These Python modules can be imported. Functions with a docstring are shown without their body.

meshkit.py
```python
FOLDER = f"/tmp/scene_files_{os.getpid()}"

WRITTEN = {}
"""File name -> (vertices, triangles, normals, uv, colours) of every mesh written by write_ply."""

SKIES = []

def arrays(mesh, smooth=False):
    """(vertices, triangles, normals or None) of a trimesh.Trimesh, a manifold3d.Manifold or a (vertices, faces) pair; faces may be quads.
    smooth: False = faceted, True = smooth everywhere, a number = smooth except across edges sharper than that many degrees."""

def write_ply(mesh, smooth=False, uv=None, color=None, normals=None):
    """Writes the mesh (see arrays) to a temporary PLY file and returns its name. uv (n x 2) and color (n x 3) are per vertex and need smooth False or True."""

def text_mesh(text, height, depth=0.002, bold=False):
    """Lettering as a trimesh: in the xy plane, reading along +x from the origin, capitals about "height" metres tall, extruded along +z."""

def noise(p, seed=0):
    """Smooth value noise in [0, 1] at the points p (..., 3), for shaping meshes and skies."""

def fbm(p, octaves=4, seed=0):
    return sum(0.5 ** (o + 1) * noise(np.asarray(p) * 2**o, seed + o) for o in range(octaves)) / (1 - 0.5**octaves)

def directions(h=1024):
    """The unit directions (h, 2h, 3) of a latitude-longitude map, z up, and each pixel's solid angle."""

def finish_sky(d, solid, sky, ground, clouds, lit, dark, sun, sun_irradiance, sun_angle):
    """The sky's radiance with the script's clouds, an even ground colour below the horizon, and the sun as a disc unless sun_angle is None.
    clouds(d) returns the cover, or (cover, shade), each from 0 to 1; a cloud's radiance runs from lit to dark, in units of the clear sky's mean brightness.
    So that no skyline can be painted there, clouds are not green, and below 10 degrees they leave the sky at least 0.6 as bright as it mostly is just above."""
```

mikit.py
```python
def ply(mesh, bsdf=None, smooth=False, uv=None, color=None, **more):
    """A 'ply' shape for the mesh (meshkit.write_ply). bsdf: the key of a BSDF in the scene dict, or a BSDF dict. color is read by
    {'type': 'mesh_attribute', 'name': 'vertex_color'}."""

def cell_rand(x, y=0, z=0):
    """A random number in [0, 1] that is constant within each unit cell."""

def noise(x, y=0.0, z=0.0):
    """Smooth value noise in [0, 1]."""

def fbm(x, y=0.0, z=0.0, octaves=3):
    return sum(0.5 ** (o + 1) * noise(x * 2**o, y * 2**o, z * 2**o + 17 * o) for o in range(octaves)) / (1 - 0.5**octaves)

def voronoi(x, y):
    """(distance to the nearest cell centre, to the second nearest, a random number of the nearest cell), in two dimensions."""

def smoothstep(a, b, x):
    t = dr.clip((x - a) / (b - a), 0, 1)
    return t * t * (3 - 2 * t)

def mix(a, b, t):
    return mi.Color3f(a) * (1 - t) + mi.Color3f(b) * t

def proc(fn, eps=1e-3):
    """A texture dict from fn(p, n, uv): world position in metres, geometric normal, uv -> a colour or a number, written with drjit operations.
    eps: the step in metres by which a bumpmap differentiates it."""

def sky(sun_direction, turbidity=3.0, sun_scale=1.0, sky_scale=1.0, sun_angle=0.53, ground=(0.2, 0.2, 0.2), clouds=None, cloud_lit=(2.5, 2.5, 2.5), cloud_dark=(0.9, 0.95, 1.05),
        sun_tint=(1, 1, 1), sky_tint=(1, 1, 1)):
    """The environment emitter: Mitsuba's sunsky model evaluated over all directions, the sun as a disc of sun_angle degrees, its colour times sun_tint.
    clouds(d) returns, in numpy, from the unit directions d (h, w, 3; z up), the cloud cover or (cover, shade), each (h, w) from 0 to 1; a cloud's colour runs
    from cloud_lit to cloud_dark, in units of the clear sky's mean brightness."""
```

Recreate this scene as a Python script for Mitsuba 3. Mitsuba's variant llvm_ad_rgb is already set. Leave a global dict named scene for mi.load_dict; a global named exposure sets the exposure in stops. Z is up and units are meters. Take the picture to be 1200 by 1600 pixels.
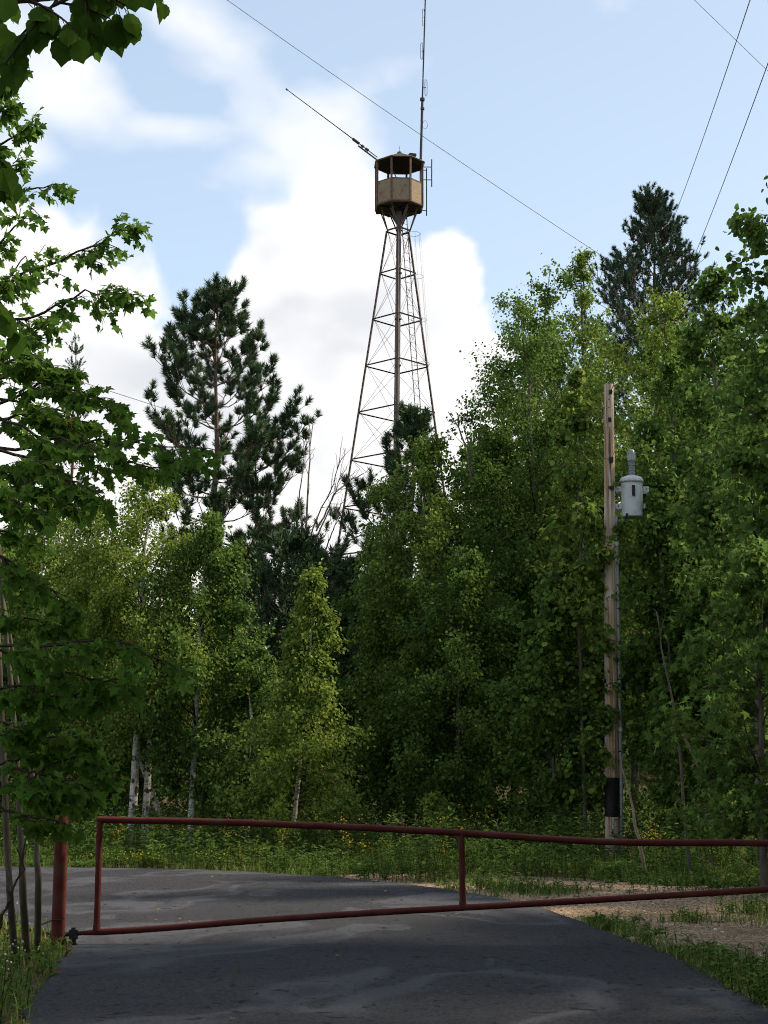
import math
import numpy as np
import trimesh
import mitsuba as mi
import drjit as dr
import mikit
import meshkit
from mikit import noise, fbm, mix, smoothstep, proc
from shapely.geometry import Polygon, Point
from shapely import contains_xy

# ------------------------------------------------------------------ camera, sky, exposure
scene, labels = {}, {}
T = mi.ScalarTransform4f
EYE = np.array([0.0, 0.0, 1.65])
PITCH, FOCAL = math.radians(9.1), 2500.0          # focal length in pixels of the 1200 pixel wide photograph
FWD = np.array([0, math.cos(PITCH), math.sin(PITCH)])
UP = np.array([0, -math.sin(PITCH), math.cos(PITCH)])
scene['camera'] = {'type': 'perspective', 'fov': math.degrees(2 * math.atan(600 / FOCAL)), 'fov_axis': 'x', 'near_clip': 0.1, 'far_clip': 5000.0,
                   'to_world': T().look_at(origin=EYE.tolist(), target=(EYE + FWD).tolist(), up=[0, 0, 1])}
exposure = 2.70


def gauss(az, el, a0, e0, ra, re):
    return np.exp(-((az - a0) / ra) ** 2 - ((el - e0) / re) ** 2)


def cloud_field(d):
    """A cumulus bank low ahead, torn wisps above its left side, scattered fair-weather cloud all round; azimuth and elevation in degrees."""
    az, el = np.degrees(np.arctan2(d[..., 0], d[..., 1])), np.degrees(np.arcsin(np.clip(d[..., 2], -1, 1)))
    zero = np.zeros_like(az)
    w1 = meshkit.fbm(np.stack([az / 3.2, el / 2.6, zero], -1) + 40.1, 5, 31) - .5
    w2 = meshkit.fbm(np.stack([az / 3.2, el / 2.6, zero], -1) + 63.7, 5, 37) - .5
    q = np.stack([(az + w1 * 2.2) / 3.4, (el + w2 * 2.2) / 2.7, zero], -1)
    n = meshkit.fbm(q + 7.3, 7, 3) - 0.5
    billow = 1 - 2 * np.abs(meshkit.fbm(np.stack([(az + w2) / 1.9, (el + w1) / 1.6, zero], -1) + 2.2, 6, 17) - .5) - .62
    w = meshkit.fbm(np.stack([(az + w2 * 3) / 4.2 + el / 9, (el + w1 * 2) / 1.9, zero + 1], -1) + 3.1, 7, 9) - 0.5
    puff = np.zeros_like(az)
    for a0, e0, ra, re in ((-12.3, 16.2, 4.7, 3.9), (-15.5, 16.0, 4, 4), (-19, 14, 6, 5), (-4.0, 17.0, 3.5, 3.7), (-1.7, 19.4, 2.4, 2.5), (-15, 9, 9, 4), (0, 7, 11, 4.5), (-1.0, 15.5, 3.5, 4), (2.3, 17.3, 1.5, 2.0),
                           (1.7, 14.4, 2.9, 3.2), (3.4, 13.6, 2.0, 2.3), (4.3, 10.5, 2.4, 3.2), (-8, 11.5, 8, 4.8), (-1, 10, 6, 4), (-27, 13, 6, 7), (-36, 10, 7, 4)):
        puff = np.maximum(puff, gauss(az, el, a0, e0, ra, re))
    puff = np.maximum(puff - 1.1 * gauss(az, el, -6.6, 18.9, 1.2, 1.7), 0)
    wisp = np.zeros_like(az)
    for a0, e0, ra, re, k in ((-6.6, 25.2, 2.6, 2.6, 1.0), (-5.2, 23.6, 1.8, 1.6, .9), (-7.4, 22.3, 2.6, .8, .95), (-2.4, 22.0, 2.9, 2.2, 1.1), (-11.8, 23.6, 2.4, 1.7, 1.0), (-13.4, 21.0, 1.3, 1.6, 1.0), (-4.6, 21.2, 2.2, 1.3, .8),
                              (-9.5, 28.5, 4, 2.2, .9), (-16, 27, 5, 3, .9)):
        wisp = np.maximum(wisp, k * gauss(az, el, a0, e0, ra, re))
    away = np.clip((np.maximum(np.abs(az) - 22, el - 32)) / 14, 0, 1)
    far = meshkit.fbm(d * 3.1 + 11.0, 6, 5) - 0.43
    soft = .13 + .50 * gauss(az, el, -3.4, 21.2, 4.5, 3.0) + .15 * gauss(az, el, -12, 18, 6, 4)
    c1 = np.clip((puff + n * 0.66 + billow * .36 - 0.40) / soft, 0, 1)
    c2 = np.clip((wisp + w * 2.3 - 0.42) / 1.05, 0, 1) * 0.85
    c3 = np.clip(far / 0.12, 0, 1) * away * 0.85
    veil = 0.25 + 0.5 * np.clip((15 - el) / 14, 0, 1)
    c1 = c1 * c1 * (3 - 2 * c1)
    cover = 1 - (1 - c1) * (1 - c2) * (1 - c3) * (1 - veil)
    g = meshkit.fbm(np.stack([(az + w1) / 3.6, (el + w2) / 2.2, zero], -1) + 21.7, 6, 13)
    shade = np.clip((g - 0.47) / 0.2, 0, 1) * 0.8 + 0.8 * gauss(az, el, -7.9, 15.2, 2.6, 2.0)
    return np.clip(cover, 0, 1), np.clip(shade * np.clip(puff * 1.5 - .45, 0, 1) + .5 * away, 0, 1)


SUN = (0.72, 0.16, 0.80)       # on the right, over the trees beside the drive, veiled by thin cloud
scene['sky'] = mikit.sky(SUN, turbidity=4, sun_scale=0.80, sun_angle=5, clouds=cloud_field, cloud_lit=(1.78, 1.77, 1.77), cloud_dark=(1.20, 1.24, 1.31), sky_tint=(1.03, 1.0, .875))

# ------------------------------------------------------------------ materials
VC = {'type': 'mesh_attribute', 'name': 'vertex_color'}


def mat(key, color, rough=0.8, spec=0.3, metallic=0.0, bump=None, bump_scale=1.0, **more):
    c = {'type': 'rgb', 'value': list(color)} if isinstance(color, (tuple, list)) else color
    b = {'type': 'principled', 'base_color': c, 'roughness': rough, 'specular': spec, 'metallic': metallic, **more}
    if bump:
        b = {'type': 'bumpmap', 'nested_texture': bump, 'scale': bump_scale, 'bsdf': b}
    scene[key] = {'type': 'twosided', 'bsdf': b}


def asphalt_color(p, n, uv):
    # spread and raked mat: pale swirls of fines, dark binder, grains and a few specks
    wx = fbm(p.x * 0.35, p.y * 0.35, 3, 3) * 3.2
    wy = fbm(p.x * 0.35 + 9, p.y * 0.35, 5, 3) * 3.2
    sw = fbm(p.x * 0.9 + wx, p.y * 0.55 + wy, 1, 4)
    lines = smoothstep(0.50, 0.60, sw) * (1 - smoothstep(0.60, 0.74, sw))
    streak = fbm(p.x * 0.35, p.y * 2.2 + wx * 0.6, 8, 3)
    grain = fbm(p.x * 60, p.y * 60, 0, 3)
    v = 0.022 + 0.022 * lines + 0.008 * (streak - 0.5) + 0.040 * (grain - 0.5)
    speck = smoothstep(0.86, 0.90, noise(p.x * 14, p.y * 14, 4)) * 0.75
    v = dr.maximum(v * (1 - speck), 0.004)
    return mi.Color3f(v * 0.90, v * 0.98, v * 1.20)


mat('asphalt', proc(asphalt_color), 0.85, 0.22, bump=proc(lambda p, n, uv: fbm(p.x * 70, p.y * 70, p.z * 70, 2), 2e-3), bump_scale=0.006)


def gravel_color(p, n, uv):
    a = fbm(p.x * 1.1, p.y * 1.1, 2, 4)
    g = fbm(p.x * 38, p.y * 38, 0, 2)
    c = mix((0.145, 0.102, 0.066), (0.31, 0.235, 0.165), smoothstep(0.32, 0.66, g))
    return mix(c, mi.Color3f(0.085, 0.068, 0.042), smoothstep(0.52, 0.72, a) * 0.6)


mat('gravel_ground', proc(gravel_color), 0.95, 0.1, bump=proc(lambda p, n, uv: fbm(p.x * 30, p.y * 30, 0, 3), 3e-3), bump_scale=0.025)


def floor_color(p, n, uv):
    a, g = fbm(p.x * 0.8, p.y * 0.8, 2, 3), fbm(p.x * 17, p.y * 17, 0, 3)
    c = mix((0.035, 0.026, 0.016), (0.10, 0.075, 0.045), g)
    return mix(c, mi.Color3f(0.035, 0.055, 0.018), smoothstep(0.45, 0.6, a))


mat('forest_floor', proc(floor_color), 0.95, 0.1, bump=proc(lambda p, n, uv: fbm(p.x * 12, p.y * 12, 0, 3), 5e-3), bump_scale=0.05)


def bark_birch(p, n, uv):
    band = fbm(p.x * 4, p.y * 4, p.z * 22, 3)
    scar = smoothstep(0.63, 0.70, fbm(p.x * 9, p.y * 9, p.z * 5, 3))
    c = mix((0.40, 0.37, 0.32), (0.62, 0.60, 0.55), smoothstep(0.35, 0.65, band))
    return mix(c, mi.Color3f(0.05, 0.042, 0.036), dr.maximum(scar, smoothstep(0.64, 0.70, band) * 0.8))


mat('birch_bark', proc(bark_birch), 0.7, 0.25)


def bark_grey(p, n, uv):
    return mix((0.055, 0.045, 0.036), (0.16, 0.14, 0.115), fbm(p.x * 20, p.y * 20, p.z * 6, 4))


mat('grey_bark', proc(bark_grey), 0.9, 0.15)
mat('pine_bark', proc(lambda p, n, uv: mix((0.05, 0.036, 0.03), (0.19, 0.135, 0.105), fbm(p.x * 14, p.y * 14, p.z * 7, 3))), 0.9, 0.15)
mat('dark_twig', (0.05, 0.04, 0.032), 0.9, 0.15)
mat('dead_wood', proc(lambda p, n, uv: mix((0.09, 0.07, 0.055), (0.26, 0.20, 0.155), fbm(p.x * 16, p.y * 16, p.z * 5, 3))), 0.9, 0.15)
mat('pale_dead_wood', proc(lambda p, n, uv: mix((0.16, 0.12, 0.085), (0.38, 0.30, 0.22), fbm(p.x * 16, p.y * 16, p.z * 4, 3))), 0.9, 0.15)


def pole_color(p, n, uv):
    g = fbm(p.x * 45, p.y * 45, p.z * 0.9, 4)
    c = mix((0.27, 0.165, 0.095), (0.52, 0.365, 0.245), smoothstep(0.3, 0.68, g))
    c = mix(c, mi.Color3f(0.55, 0.48, 0.41), smoothstep(0.46, 0.66, fbm(p.x * 10, p.y * 10, p.z * 0.35, 3)) * 0.8)
    crack = smoothstep(0.66, 0.70, fbm(p.x * 60 + 4, p.y * 60, p.z * 1.3, 2))
    return mix(c, mi.Color3f(0.05, 0.035, 0.025), crack * 0.8)


mat('pole_wood', proc(pole_color), 0.85, 0.2, bump=proc(lambda p, n, uv: fbm(p.x * 55, p.y * 55, p.z * 1.5, 3), 3e-3), bump_scale=0.012)


def red_paint(p, n, uv):
    a = fbm(p.x * 7, p.y * 7, p.z * 7, 4)
    f = fbm(p.x * 70, p.y * 70, p.z * 70, 2)
    c = mix((0.058, 0.009, 0.008), (0.110, 0.019, 0.015), a)
    c = mix(c, mi.Color3f(0.075, 0.033, 0.021), smoothstep(0.54, 0.60, a * 0.6 + f * 0.4) * 0.8)
    return mix(c, mi.Color3f(0.05, 0.022, 0.016), smoothstep(0.62, 0.7, f) * 0.7)


mat('red_paint', proc(red_paint), 0.7, 0.2, bump=proc(lambda p, n, uv: fbm(p.x * 60, p.y * 60, p.z * 60, 2), 2e-3), bump_scale=0.003)
mat('black_iron', (0.012, 0.011, 0.011), 0.55, 0.4)
mat('tower_steel', proc(lambda p, n, uv: mix((0.050, 0.038, 0.034), (0.125, 0.085, 0.072), fbm(p.x * 6, p.y * 6, p.z * 3, 4))), 0.6, 0.35, metallic=0.2)
mat('tower_pipe', proc(lambda p, n, uv: mix((0.10, 0.088, 0.082), (0.20, 0.165, 0.15), fbm(p.x * 9, p.y * 9, p.z * 2, 4))), 0.55, 0.4, metallic=0.3)
mat('thin_steel', (0.16, 0.15, 0.145), 0.5, 0.4)


def cab_panel(p, n, uv):
    a = fbm(p.x * 3, p.y * 3, p.z * 1.2, 4)
    c = mix((0.21, 0.155, 0.10), (0.31, 0.235, 0.16), a)
    rust = smoothstep(0.62, 0.72, fbm(p.x * 9 + 3, p.y * 9, p.z * 4, 3))
    return mix(c, mi.Color3f(0.19, 0.085, 0.045), rust * 0.7)


mat('cab_panel', proc(cab_panel), 0.7, 0.25)
mat('cab_frame', proc(lambda p, n, uv: mix((0.07, 0.045, 0.034), (0.19, 0.12, 0.085), fbm(p.x * 8, p.y * 8, p.z * 4, 3))), 0.7, 0.25)
mat('cab_roof', proc(lambda p, n, uv: mix((0.014, 0.012, 0.012), (0.04, 0.034, 0.030), fbm(p.x * 5, p.y * 5, p.z * 5, 3))), 0.7, 0.3)
mat('antenna_metal', (0.035, 0.035, 0.037), 0.45, 0.4, metallic=0.3)
mat('grey_enamel', proc(lambda p, n, uv: mix((0.44, 0.465, 0.48), (0.58, 0.60, 0.61), fbm(p.x * 12, p.y * 12, p.z * 5, 3))), 0.45, 0.4)
mat('galvanised', proc(lambda p, n, uv: mix((0.24, 0.265, 0.285), (0.37, 0.39, 0.41), fbm(p.x * 20, p.y * 20, p.z * 4, 3))), 0.45, 0.4, metallic=0.2)
mat('porcelain', (0.20, 0.215, 0.23), 0.25, 0.5)
mat('white_cap', (0.72, 0.75, 0.78), 0.3, 0.5)
mat('black_wrap', (0.008, 0.008, 0.009), 0.6, 0.3)
mat('wire', (0.03, 0.032, 0.035), 0.5, 0.4)
mat('pale_wire', (0.30, 0.32, 0.33), 0.45, 0.4)
mat('pebble', VC, 0.9, 0.2)
mat('petal', VC, 0.8, 0.1)
mat('needle', VC, 0.6, 0.3)
scene['leaf'] = {'type': 'principledthin', 'base_color': VC, 'roughness': 0.36, 'diff_trans': 1.0, 'spec_trans': 0.0, 'eta': 1.5}
scene['grass_blade'] = {'type': 'principledthin', 'base_color': VC, 'roughness': 0.6, 'diff_trans': 0.7, 'spec_trans': 0.0, 'eta': 1.3}


# ------------------------------------------------------------------ helpers
def at(px, py, Y):
    """The point at distance Y ahead that is seen at a pixel of the 1200 x 1600 photograph."""
    d = np.array([(px - 600) / FOCAL, 0, 0]) + (800 - py) / FOCAL * UP + FWD
    return EYE + d * (Y / d[1])


def on_ground(px, py, z=0.0):
    d = np.array([(px - 600) / FOCAL, 0, 0]) + (800 - py) / FOCAL * UP + FWD
    return EYE + d * ((z - EYE[2]) / d[2])


def gx(px, Y):
    return at(px, 1300, Y)[0]


def unit(v):
    return v / np.maximum(np.linalg.norm(v, axis=-1, keepdims=True), 1e-9)


def tubes(P, R, sides=5, cap=False):
    """Many tapered tubes at once: P (n, k, 3), R (n, k) -> vertices, faces."""
    P, R = np.asarray(P, float), np.asarray(R, float)
    if P.ndim == 2:
        P, R = P[None], np.broadcast_to(R, P.shape[:1])[None]
    n, k = P.shape[:2]
    R = np.broadcast_to(R, (n, k))
    t = unit(np.gradient(P, axis=1))
    ref = np.where(np.abs(t[:, :1, 2:]) < 0.9, [0, 0, 1.0], [1.0, 0, 0])
    a = unit(np.cross(t, np.broadcast_to(ref, t.shape)))
    b = np.cross(t, a)
    ang = np.arange(sides) * 2 * np.pi / sides
    V = P[:, :, None] + R[:, :, None, None] * (np.cos(ang)[:, None] * a[:, :, None] + np.sin(ang)[:, None] * b[:, :, None])
    i, j = np.meshgrid(np.arange(k - 1), np.arange(sides), indexing='ij')
    q = np.stack([i * sides + j, i * sides + (j + 1) % sides, (i + 1) * sides + (j + 1) % sides, (i + 1) * sides + j], -1).reshape(-1, 4)
    f = np.vstack([q[:, [0, 1, 2]], q[:, [0, 2, 3]]])
    V = V.reshape(n, k * sides, 3)
    if cap:
        V = np.concatenate([V, P[:, :1], P[:, -1:]], 1)
        s = np.arange(sides)
        f = np.vstack([f, np.stack([np.full(sides, k * sides), (s + 1) % sides, s], 1), np.stack([np.full(sides, k * sides + 1), (k - 1) * sides + s, (k - 1) * sides + (s + 1) % sides], 1)])
    m = V.shape[1]
    F = (f[None] + (np.arange(n) * m)[:, None, None]).reshape(-1, 3)
    return V.reshape(-1, 3), F


def join(parts):
    vs, fs, at_ = [], [], 0
    for v, f in parts:
        vs.append(np.asarray(v, float)), fs.append(np.asarray(f) + at_)
        at_ += len(v)
    return np.vstack(vs), np.vstack(fs)


def bar(a, b, r, sides=6):
    return tubes(np.array([a, b], float), [r, r], sides, True)


def box(size, center, rotz=0.0):
    m = trimesh.creation.box(size)
    v = np.array(m.vertices)
    c, s = math.cos(rotz), math.sin(rotz)
    return v @ np.array([[c, s, 0], [-s, c, 0], [0, 0, 1]]) + np.asarray(center), np.array(m.faces)


def lathe(profile, center, n=32):
    """profile: (radius, z) pairs from bottom to top, closed by discs at both ends."""
    pr = np.asarray(profile, float)
    P = np.stack([np.full(len(pr), center[0]), np.full(len(pr), center[1]), center[2] + pr[:, 1]], 1)
    ang = np.arange(n) * 2 * np.pi / n
    V = P[:, None] + pr[:, 0][:, None, None] * np.stack([np.cos(ang), np.sin(ang), 0 * ang], 1)
    k = len(pr)
    i, j = np.meshgrid(np.arange(k - 1), np.arange(n), indexing='ij')
    q = np.stack([i * n + j, i * n + (j + 1) % n, (i + 1) * n + (j + 1) % n, (i + 1) * n + j], -1).reshape(-1, 4)
    s = np.arange(n)
    V = np.vstack([V.reshape(-1, 3), P[:1], P[-1:]])
    F = np.vstack([q[:, [0, 1, 2]], q[:, [0, 2, 3]], np.stack([np.full(n, k * n), (s + 1) % n, s], 1), np.stack([np.full(n, k * n + 1), (k - 1) * n + s, (k - 1) * n + (s + 1) % n], 1)])
    return V, F


def fresh(key):
    if not any(k == key or k.startswith(key + '__') for k in scene) and key not in labels:
        return key
    i = 1
    while any(k == f'{key}_{i:03d}' or k.startswith(f'{key}_{i:03d}__') for k in scene) or f'{key}_{i:03d}' in labels:
        i += 1
    return f'{key}_{i:03d}'


def thing(name, label, cat, group=None):
    key = fresh(name)
    labels[key] = {'label': label, 'category': cat}
    if group:
        labels[key]['group'] = group
    return key


COUNT = {}


def part(holder, name, mesh, bsdf, smooth=False, stuff=False, **more):
    base = f'{holder}__{name}'
    i = COUNT.get(base, 0)
    COUNT[base] = i + 1
    key = base if i == 0 else f'{base}_{i:03d}'
    scene[key] = mikit.ply(mesh, bsdf, smooth=smooth, **more)
    if stuff:
        labels[key] = {'kind': 'stuff'}
    return key


# ------------------------------------------------------------------ leaves
def star(half, center, fold):
    """A leaf outline given by its right half (from stalk to tip), as a fan round its centre; the halves fold up along the midrib."""
    half = np.array(half, float)
    out = np.vstack([half, half[-2:0:-1] * [-1, 1]])
    v = np.vstack([[[*center, 0]], np.column_stack([out, fold * np.abs(out[:, 0])])])
    n = len(out)
    return v, np.array([[0, 1 + i, 1 + (i + 1) % n] for i in range(n)])


LEAF_BIRCH = (np.array([(0, 0, 0), (-.40, .42, .09), (0, 1, 0), (.40, .42, .09)], float), np.array([[0, 2, 1], [0, 3, 2]]))
LEAF_ROUND = (np.array([(0, 0, 0), (-.45, .25, .1), (-.38, .68, .09), (0, 1, 0), (.38, .68, .09), (.45, .25, .1)], float), np.array([[0, 2, 1], [0, 3, 2], [0, 4, 3], [0, 5, 4]]))
LEAF_WEED = (np.array([(0, 0, 0), (-.15, .4, .05), (0, 1, -.12), (.15, .4, .05)], float), np.array([[0, 2, 1], [0, 3, 2]]))
LEAF_MAPLE_SMALL = star([(0, 0), (.42, .0), (.26, .22), (.62, .52), (.20, .47), (0, 1.05)], (0, .3), .14)
def curled(t, droop, fold):
    v = t[0].copy()
    v[:, 2] += -droop * v[:, 1] ** 2 + fold * np.abs(v[:, 0])
    return v, t[1]


LEAF_MAPLE = star([(0, 0), (.16, -.04), (.40, .0), (.36, .14), (.31, .20), (.50, .30), (.58, .52), (.42, .47), (.30, .45), (.24, .60), (.17, .74), (.08, .82), (0, 1.0)], (0, .3), .16)
_asp = [(0, 0.0)]
for _i in range(1, 11):
    _a = math.pi * _i / 11
    _r = 0.5 * (1.0 + 0.035 * (-1) ** _i)
    _asp.append((0.90 * _r * math.sin(_a) * (1 - 0.10 * math.cos(_a * .5)), 0.46 - 0.46 * math.cos(_a) * (0.95 + 0.05 * (-1) ** _i)))
_asp.append((0, 1.03))
LEAF_ASPEN = star(_asp, (0, .45), .06)


def leaf_frames(tip, nrm):
    y = unit(tip)
    n = unit(nrm - (nrm * y).sum(-1, keepdims=True) * y)
    return np.cross(y, n), y, n


def leaf_mesh(P, tip, nrm, size, col, template):
    x, y, n = leaf_frames(tip, nrm)
    tv, tf = template
    V = P[:, None] + size[:, None, None] * (tv[None, :, :1] * x[:, None] + tv[None, :, 1:2] * y[:, None] + tv[None, :, 2:] * n[:, None])
    F = (tf[None] + (np.arange(len(P)) * len(tv))[:, None, None]).reshape(-1, 3)
    return (V.reshape(-1, 3), F), np.repeat(col, len(tv), 0)


def leaf_colors(rng, n, a, b, odd=None, odd_share=0.0, spread=0.30):
    t = rng.random((n, 1))
    c = np.array(a) * (1 - t) + np.array(b) * t
    c = c * np.exp(rng.normal(0, spread, (n, 1)))
    if odd is not None:
        pick = rng.random(n) < odd_share
        c[pick] = np.array(odd) * np.exp(rng.normal(0, .25, (pick.sum(), 1)))
    return np.clip(c, 0.004, 0.9)


def in_frame(P, margin=0):
    d = P - EYE
    z = d @ FWD
    u, v = 600 + FOCAL * d[:, 0] / z, 800 - FOCAL * (d @ UP) / z
    return (u > -margin) & (u < 1200 + margin) & (v > -margin) & (v < 1600 + margin) & (z > 0)


def put_leaves(key, rng, P, tip, nrm, size, col, template, parts=0):
    """All leaves of a tree: the parts that show largest as entries of their own, the rest joined."""
    rest = np.ones(len(P), bool)
    if parts:
        seen = np.where(in_frame(P, 10))[0]
        big = seen[np.argsort(-(size / np.linalg.norm(P - EYE, axis=1))[seen])][:parts]
        rest[big] = False
        # five tones share their meshes
        shade = np.argsort(np.argsort(col[big].sum(1) + rng.random(len(big)) * .12)) * 5 // max(len(big), 1)
        x, y, n = leaf_frames(tip, nrm)
        for s in range(5):
            ids = big[shade == s]
            if not len(ids):
                continue
            d = mikit.ply(curled(template, (.10, .45, -.08, .28, .18)[s], (.0, .10, -.05, .14, -.2)[s]), 'leaf', color=np.repeat(col[ids].mean(0)[None], len(template[0]), 0))
            for i in ids:
                m = np.eye(4)
                m[:3, :3] = np.stack([x[i], y[i], n[i]], 1) * size[i]
                m[:3, 3] = P[i]
                base = f'{key}__leaf'
                c = COUNT.get(base, 0)
                COUNT[base] = c + 1
                scene[base if c == 0 else f'{base}_{c:03d}'] = {**d, 'to_world': T(m)}
    if rest.any():
        mesh, c = leaf_mesh(P[rest], tip[rest], nrm[rest], size[rest], col[rest], template)
        part(key, 'crown', mesh, 'leaf', color=c, stuff=True)


# ------------------------------------------------------------------ trees
def ovoid(u):
    return np.sin(np.pi * np.clip(u, 0, 1) ** 0.75 * 0.93 + 0.12) ** 0.8


def cone(u):
    return 0.06 + 0.94 * (1 - u) ** 1.15


def column(u):
    return np.clip(0.62 + 0.38 * np.sin(np.pi * u), 0, 1) * np.clip((1.02 - u) * 3.2, 0.12, 1)


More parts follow.
